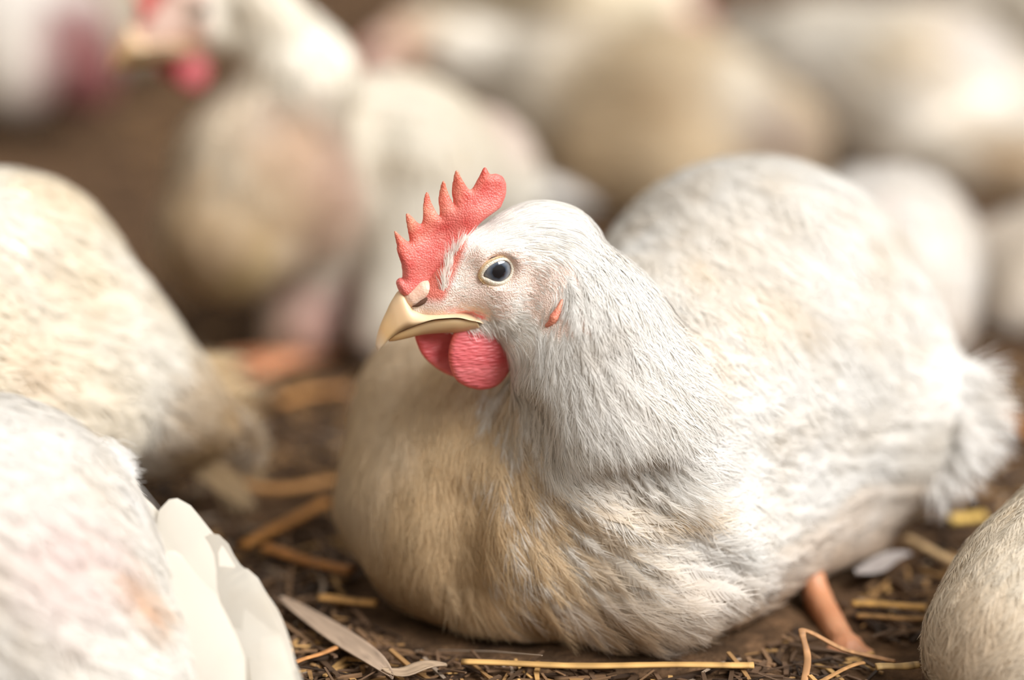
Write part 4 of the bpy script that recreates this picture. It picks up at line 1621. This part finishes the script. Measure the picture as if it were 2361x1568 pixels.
# --- cream hen at the top, its head lowered to the right
oG = G(1330, 205)
hdG = frame(P(1565, 40, 1.98), math.radians(-18), -0.5)
prG = [
    cone(hdG.to(V(-0.022, 0, 0)), P(1500, 10, 2.0), 15 * mm, 24 * mm),
    cone(P(1500, 0, 2.0), P(1400, -20, 2.02), 26 * mm, 46 * mm, 0.02),
    cone(P(1370, 10, 2.02), P(1200, -10, 2.06), 58 * mm, 56 * mm, 0.02),
    cone(P(1200, -20, 2.06), P(1060, -60, 2.10), 46 * mm, 24 * mm, 0.02),
]
tG = patch_tint((0.95, 0.87, 0.70), [(P(1350, 90, 1.96), 0.03, (0.95, 0.82, 0.62), 0.6)], 91, 0.2)
build_hen('hen', 'cream hen at the top centre with its head lowered to the right', oG, prG, hdG, tint=tG, n=2000, nb=0, red=0.5)

# --- upper left corner: rump with a bare dark red flank, and a neighbour behind it
hdE = frame(P(-150, -330, 1.86), math.radians(120))
prE = [
    cone(hdE.to(V(-0.022, 0, 0)), P(-110, -150, 1.86), 15 * mm, 32 * mm),
    cone(P(-60, -40, 1.86), P(-10, 60, 1.82), 48 * mm, 50 * mm, 0.02),
    cone(P(-10, 60, 1.82), P(30, 170, 1.80), 48 * mm, 30 * mm, 0.02),
]
tE = patch_tint((0.96, 0.92, 0.88), [(P(215, 150, 1.79), 0.034, (0.30, 0.09, 0.09), 1), (P(215, 20, 1.80), 0.030, (0.36, 0.13, 0.13), 1), (P(200, 260, 1.78), 0.030, (0.26, 0.08, 0.08), 1)], 101, 0.1)
build_hen('hen', 'hen in the upper left corner with a bare dark red flank', P(0, 300, 1.84) * V(1, 1, 0), prE + [cone(P(185, 20, 1.83), P(190, 190, 1.80), 18 * mm, 20 * mm, 0.012)], hdE, tint=tE, n=1800, nb=0)
hdK = frame(P(420, -420, 2.05), math.radians(30))
prK = [
    cone(hdK.to(V(-0.022, 0, 0)), P(400, -240, 2.05), 15 * mm, 30 * mm),
    cone(P(380, -120, 2.04), P(300, -10, 2.0), 44 * mm, 44 * mm, 0.02),
    cone(P(300, -10, 2.0), P(270, 80, 1.98), 40 * mm, 24 * mm, 0.02),
]
tK = patch_tint((0.88, 0.82, 0.70), [], 111, 0.2)
build_hen('hen', 'hen standing behind the raised orange beak, its rump beside the dark red flank', P(320, 200, 2.02) * V(1, 1, 0), prK, hdK, tint=tK, n=1600, nb=0)
# --- far right top
hdL = frame(P(2360, -260, 2.25), math.radians(40))
prL = [
    cone(hdL.to(V(-0.022, 0, 0)), P(2350, -130, 2.25), 15 * mm, 30 * mm),
    cone(P(2330, -60, 2.24), P(2280, 0, 2.22), 42 * mm, 42 * mm, 0.02),
    cone(P(2280, 10, 2.22), P(2250, 75, 2.2), 36 * mm, 20 * mm, 0.02),
]
tL = patch_tint((0.95, 0.90, 0.82), [], 121, 0.15)
build_hen('hen', 'farthest hen at the top right, its rump beyond the large pale hen', P(2290, 130, 2.22) * V(1, 1, 0), prL, hdL, tint=tL, n=1400, nb=0)

# ------------------------------------------------------------------ ground: trodden litter
def gh(x, y):
    p = np.stack([x, y, 0 * x], -1).reshape(-1, 3)
    h = 0.0012 * noise3(p, 60, 201) + 0.0010 * noise3(p, 170, 202) + 0.0007 * noise3(p, 420, 203)
    return (h - 0.0025).reshape(x.shape)


fx = np.concatenate([np.linspace(-4, -0.75, 14)[:-1], np.linspace(-0.75, 0.75, 301), np.linspace(0.75, 4, 14)[1:]])
fy = np.concatenate([np.linspace(-1.6, -0.12, 8)[:-1], np.linspace(-0.12, 0.55, 168), np.linspace(0.55, 1.5, 60)[1:], np.linspace(1.5, 5, 12)[1:]])
X, Y = np.meshgrid(fx, fy, indexing='ij')
Z = gh(X, Y)
fv = np.stack([X.ravel(), Y.ravel(), Z.ravel()], 1)
ny_ = len(fy)
ii, jj = np.meshgrid(np.arange(len(fx) - 1), np.arange(ny_ - 1), indexing='ij')
b0 = (ii * ny_ + jj).ravel()
fq = np.stack([b0, b0 + ny_, b0 + ny_ + 1, b0 + 1], 1)
M_FLOOR, n_, l_ = new_mat('trodden_litter')
o_ = n_.new('ShaderNodeOutputMaterial')
p_ = n_.new('ShaderNodeBsdfPrincipled')
t_ = n_.new('ShaderNodeTexCoord')
a_ = n_.new('ShaderNodeTexNoise')
a_.inputs['Scale'].default_value = 55
a_.inputs['Detail'].default_value = 8
a_.inputs['Roughness'].default_value = 0.7
r_ = n_.new('ShaderNodeValToRGB')
e_ = r_.color_ramp.elements
e_[0].position, e_[0].color = 0.30, (0.030, 0.017, 0.009, 1)
e_[1].position, e_[1].color = 0.72, (0.24, 0.135, 0.070, 1)
m_ = e_.new(0.52)
m_.color = (0.095, 0.054, 0.028, 1)
v_ = n_.new('ShaderNodeTexNoise')
v_.inputs['Scale'].default_value = 420
v_.inputs['Detail'].default_value = 3
bu = n_.new('ShaderNodeBump')
bu.inputs['Strength'].default_value = 0.8
bu.inputs['Distance'].default_value = 0.002
l_.new(t_.outputs['Object'], a_.inputs['Vector'])
l_.new(t_.outputs['Object'], v_.inputs['Vector'])
l_.new(a_.outputs['Fac'], r_.inputs[0])
l_.new(r_.outputs[0], p_.inputs['Base Color'])
l_.new(v_.outputs['Fac'], bu.inputs['Height'])
l_.new(bu.outputs[0], p_.inputs['Normal'])
p_.inputs['Roughness'].default_value = 0.95
p_.inputs['Specular IOR Level'].default_value = 0.15
l_.new(p_.outputs[0], o_.inputs['Surface'])
fl = link_mesh('floor', fv, fq, M_FLOOR)
fl['kind'] = 'structure'
fl['label'] = 'dark brown trodden litter floor under the hens'

M_STRAW = mat_plain('straw', (1, 1, 1), 0.6, 0.3, use_attr=True)

# loose bits nobody could count: one object
NB = 24000
bx_ = np.concatenate([rng.uniform(-0.30, 0.32, 13000), rng.uniform(-0.8, 0.8, NB - 13000)])
by_ = np.concatenate([rng.uniform(-0.10, 0.28, 13000), rng.uniform(-0.25, 1.3, NB - 13000)])
bl = rng.gamma(2.0, 0.0055, NB) + 0.003
bw_ = rng.uniform(0.0006, 0.0022, NB)
bt_ = bw_ * rng.uniform(0.3, 0.7, NB)
yaw = rng.uniform(0, 2 * np.pi, NB)
tilt = rng.normal(0, 0.12, NB)
ctr = np.stack([bx_, by_, gh(bx_, by_) + 0.0012 + np.abs(np.sin(tilt)) * bl * 0.4], 1)
dx = np.stack([np.cos(yaw) * np.cos(tilt), np.sin(yaw) * np.cos(tilt), np.sin(tilt)], 1)
dy = np.stack([-np.sin(yaw), np.cos(yaw), 0 * yaw], 1)
dz = np.cross(dx, dy)
inside = np.zeros(NB, bool)
for B_ in BODIES:
    lo_, hi_ = B_.bounds(0.02)
    near_ = np.all((ctr > lo_ - 0.03) & (ctr < hi_ + 0.03), axis=1)
    if near_.any():
        m_i = np.where(near_)[0]
        for s0 in np.linspace(-0.5, 0.5, 9):
            inside[m_i] |= B_.d(ctr[m_i] + dx[m_i] * (bl[m_i] * s0)[:, None] + V(0, 0, 0.004)) < (0.0105 if B_ is MB else 0.016)
for B_ in FEET:
    lo_, hi_ = B_.bounds(0.02)
    m_i = np.where(np.all((ctr > lo_ - 0.03) & (ctr < hi_ + 0.03), axis=1))[0]
    for s0 in np.linspace(-0.5, 0.5, 9):
        inside[m_i] |= B_.d(ctr[m_i] + dx[m_i] * (bl[m_i] * s0)[:, None]) < 0.0035
# nor where the fringe of the plumage brushes the floor
low_ = np.concatenate([g[0][g[0][:, 2] < 0.012] for k_, g in groups.items() if k_ in ('breast', 'wing', 'flank', 'back')])


def cell_(p):
    c = np.floor(p / 0.004).astype(np.int64) + 5000
    return (c[:, 0] * 20000 + c[:, 1]) * 20000 + c[:, 2]


full_ = np.unique(cell_(low_))
for s0 in np.linspace(-0.5, 0.5, 11):
    pt_ = ctr + dx * (bl * s0)[:, None]
    for ox in (-0.002, 0.002):
        for oy in (-0.002, 0.002):
            for oz in (-0.002, 0.002):
                inside |= np.isin(cell_(pt_ + V(ox, oy, oz)), full_)
kp_ = ~inside
ctr, dx, dy, dz, bl, bw_, bt_ = ctr[kp_], dx[kp_], dy[kp_], dz[kp_], bl[kp_], bw_[kp_], bt_[kp_]
NB = len(ctr)
bv = []
for s0 in (-1, 0, 1):
    bend_ = dy * (rng.normal(0, 0.06, NB) * bl * (s0 == 0))[:, None]
    for s1, s2 in ((-1, -1), (1, -1), (1, 1), (-1, 1)):
        k_ = 0.8 if s0 else 1.0
        bv.append(ctr + bend_ + dx * (bl * 0.5 * s0)[:, None] + dy * (bw_ * 0.5 * s1 * k_)[:, None] + dz * (bt_ * 0.5 * s2 * k_)[:, None])
bv = np.stack(bv, 1)
q0 = []
for s0 in (0, 1):
    for j in range(4):
        k = (j + 1) % 4
        q0.append((s0 * 4 + j, s0 * 4 + k, s0 * 4 + 4 + k, s0 * 4 + 4 + j))
q0 += [(3, 2, 1, 0), (8, 9, 10, 11)]
bq = (np.arange(NB)[:, None, None] * 12 + np.array(q0)[None]).reshape(-1, 4)
pal = np.array([(0.035, 0.02, 0.012), (0.07, 0.04, 0.022), (0.12, 0.07, 0.04), (0.20, 0.115, 0.06), (0.34, 0.19, 0.075), (0.46, 0.27, 0.10), (0.30, 0.23, 0.17)])
pick = rng.choice(len(pal), NB, p=[0.20, 0.24, 0.21, 0.15, 0.10, 0.05, 0.05])
bc_ = np.repeat((pal[pick] * rng.uniform(0.8, 1.2, (NB, 1)))[:, None], 12, 1).reshape(-1, 3)
lt = link_mesh('straw_litter', bv.reshape(-1, 3), bq, M_STRAW, col=bc_, smooth=False)
tag(lt, 'loose broken bits of straw and chaff covering the dark floor', 'litter', kind='stuff')


# ---- pieces one can point at
def straw(name, label, px, width, col, z=0.004, flat=0.5, cat='straw', dz=None, group=None):
    pts = [G(x, y, z if dz is None else dz[i]) for i, (x, y) in enumerate(px)]
    path = catmull(pts, 8) if len(pts) > 2 else np.array([pts[0] + (pts[1] - pts[0]) * t for t in np.linspace(0, 1, 12)])
    path = path + np.stack([0 * path[:, 0], 0 * path[:, 0], 0.0002 * np.sin(np.arange(len(path)) * 0.5)], 1)
    m = len(path)
    T = nrm(np.gradient(path, axis=0))
    S = nrm(np.cross(T, V(0, 0, 1)))
    U = np.cross(S, T)
    th = np.linspace(0, 2 * np.pi, 10, endpoint=False)
    w = width * 0.5 * (1 + 0.05 * np.sin(np.arange(m) * 0.5 + rng.uniform(0, 6)) + 0.02 * rng.normal(size=m))
    ring = path[:, None] + (S[:, None] * np.cos(th)[None, :, None] + U[:, None] * np.sin(th)[None, :, None] * flat) * w[:, None, None]
    c = path.mean(0) * V(1, 1, 0)
    v, q = loft(ring)
    cc = np.array(col) * (1 + 0.15 * rng.normal(size=(m, 1, 1))) * (1 + 0.10 * np.sin(th * 3)[None, :, None])
    cc = np.concatenate([cc.reshape(-1, 3), np.tile(np.array(col) * 0.6, (2, 1))])
    v[:, 2] = np.maximum(v[:, 2], 0.0003)
    o = link_mesh(name, v - c, q, M_STRAW, col=np.clip(cc, 0, 1))
    o.location = c
    tag(o, label, cat, group)
    return o


GOLD = (0.52, 0.31, 0.11)
ORANGE = (0.42, 0.19, 0.055)
TAN = (0.55, 0.38, 0.20)
straw('straw_stalk', 'long golden straw stalk lying in front of the sharp hen along the bottom edge', [(1064, 1526), (1300, 1534), (1560, 1534), (1738, 1533)], 0.0037, GOLD)
straw('straw_stalk', 'thick straw stalk between the orange leg and the lower right hen, upper of two', [(1965, 1392), (2050, 1394), (2136, 1402)], 0.0040, (0.48, 0.27, 0.08))
straw('straw_stalk', 'darker straw stalk between the orange leg and the lower right hen, lower of two', [(1975, 1420), (2060, 1424), (2140, 1428)], 0.0030, (0.30, 0.16, 0.055))
straw('straw_stalk', 'short slanting straw left of the lower right hen, below the sharp hen\'s tail', [(2088, 1240), (2140, 1265), (2200, 1298)], 0.0046, TAN)
straw('straw_chip', 'yellow straw chip near the top of the lower right hen', [(2185, 1200), (2225, 1194), (2268, 1190)], 0.0072, (0.58, 0.38, 0.10))
straw('straw_stalk', 'orange straw by the right edge beside the sharp hen\'s tail', [(2300, 940), (2330, 965), (2380, 1005)], 0.0065, (0.45, 0.19, 0.06))
straw('straw_stalk', 'orange straw slanting up to the right, left of the sharp hen\'s breast', [(562, 1258), (650, 1212), (752, 1158)], 0.0058, (0.45, 0.20, 0.05))
straw('straw_stalk', 'orange straw lying level beside the sharp hen\'s far wing', [(520, 1112), (640, 1128), (775, 1108)], 0.0065, (0.42, 0.21, 0.07))
straw('straw_stalk', 'orange straw sloping down to the right under the slanting one, left of the breast', [(612, 1262), (700, 1290), (812, 1318)], 0.0058, (0.42, 0.18, 0.05))
straw('straw_stalk', 'brown straw pointing at the sharp hen\'s breast just above the dry leaf', [(735, 1378), (800, 1384), (868, 1392)], 0.0048, (0.36, 0.19, 0.06))
straw('straw_stalk', 'thin rusty straw touching the near left hen\'s wing by the bottom edge', [(680, 1528), (730, 1510), (776, 1494)], 0.0022, (0.40, 0.18, 0.06))
straw('straw_stalk', 'straw stub lying flat at the foot of the broken twig', [(2020, 1538), (2070, 1536), (2120, 1534)], 0.0042, (0.50, 0.33, 0.14))
straw('straw_stalk', 'orange straw deep between the left hens and the sharp hen', [(640, 930), (720, 905), (800, 900)], 0.006, (0.38, 0.18, 0.06))
straw('twig', 'bent brown twig with a sharp kink standing up beside the orange leg', [(1848, 1600), (1862, 1520), (1850, 1462), (1858, 1454), (1925, 1488), (1990, 1510), (2064, 1524)], 0.0026, (0.38, 0.20, 0.09), cat='twig',
      dz=[0.002, 0.005, 0.012, 0.0125, 0.008, 0.005, 0.003])
straw('twig', 'thin twig forking down from the bent one to the bottom edge', [(1992, 1528), (1940, 1545), (1880, 1580)], 0.0020, (0.40, 0.21, 0.08), cat='twig')


def leaf(name, label, px, width, col, z=0.004, cat='leaf'):
    pts = np.array([G(x, y, z) for x, y in px])
    path = catmull(pts, 6)
    m = len(path)
    T = nrm(np.gradient(path, axis=0))
    S = nrm(np.cross(T, V(0, 0, 1)))
    s = np.linspace(0, 1, m)
    w = width * 0.5 * np.clip(np.sin(np.pi * s ** 0.9), 0.05, 1) ** 0.8
    k = np.linspace(-1, 1, 9)
    top = path[:, None] + S[:, None] * (w[:, None] * k[None])[..., None] + V(0, 0, 1) * (0.10 * width * (k ** 2)[None] + 0.0008 * np.cos(s * 9)[:, None] + 0.0007 * np.exp(-(k * 6) ** 2)[None])[..., None]
    bot = top - V(0, 0, 0.0006)
    ring = np.concatenate([top, bot[:, ::-1]], 1)
    c = path.mean(0) * V(1, 1, 0)
    v, q = loft(ring)
    cc = np.array(col) * (1 + 0.10 * rng.normal(size=(len(v), 1)))
    o = link_mesh(name, v - c, q, M_STRAW, col=np.clip(cc, 0, 1))
    o.location = c
    tag(o, label, cat)


leaf('dry_leaf', 'long grey-brown dry leaf left of the sharp hen\'s breast, running to the bottom edge', [(645, 1385), (760, 1450), (850, 1520), (905, 1560)], 0.0105, (0.34, 0.25, 0.18))
leaf('dry_leaf', 'short curled dry leaf at the bottom edge below the sharp hen\'s breast', [(880, 1552), (950, 1545), (1030, 1530)], 0.0075, (0.33, 0.24, 0.16))
leaf('loose_feather', 'small white feather on the floor under the sharp hen\'s tail', [(1975, 1330), (2030, 1300), (2100, 1275)], 0.010, (0.36, 0.32, 0.30), cat='feather')
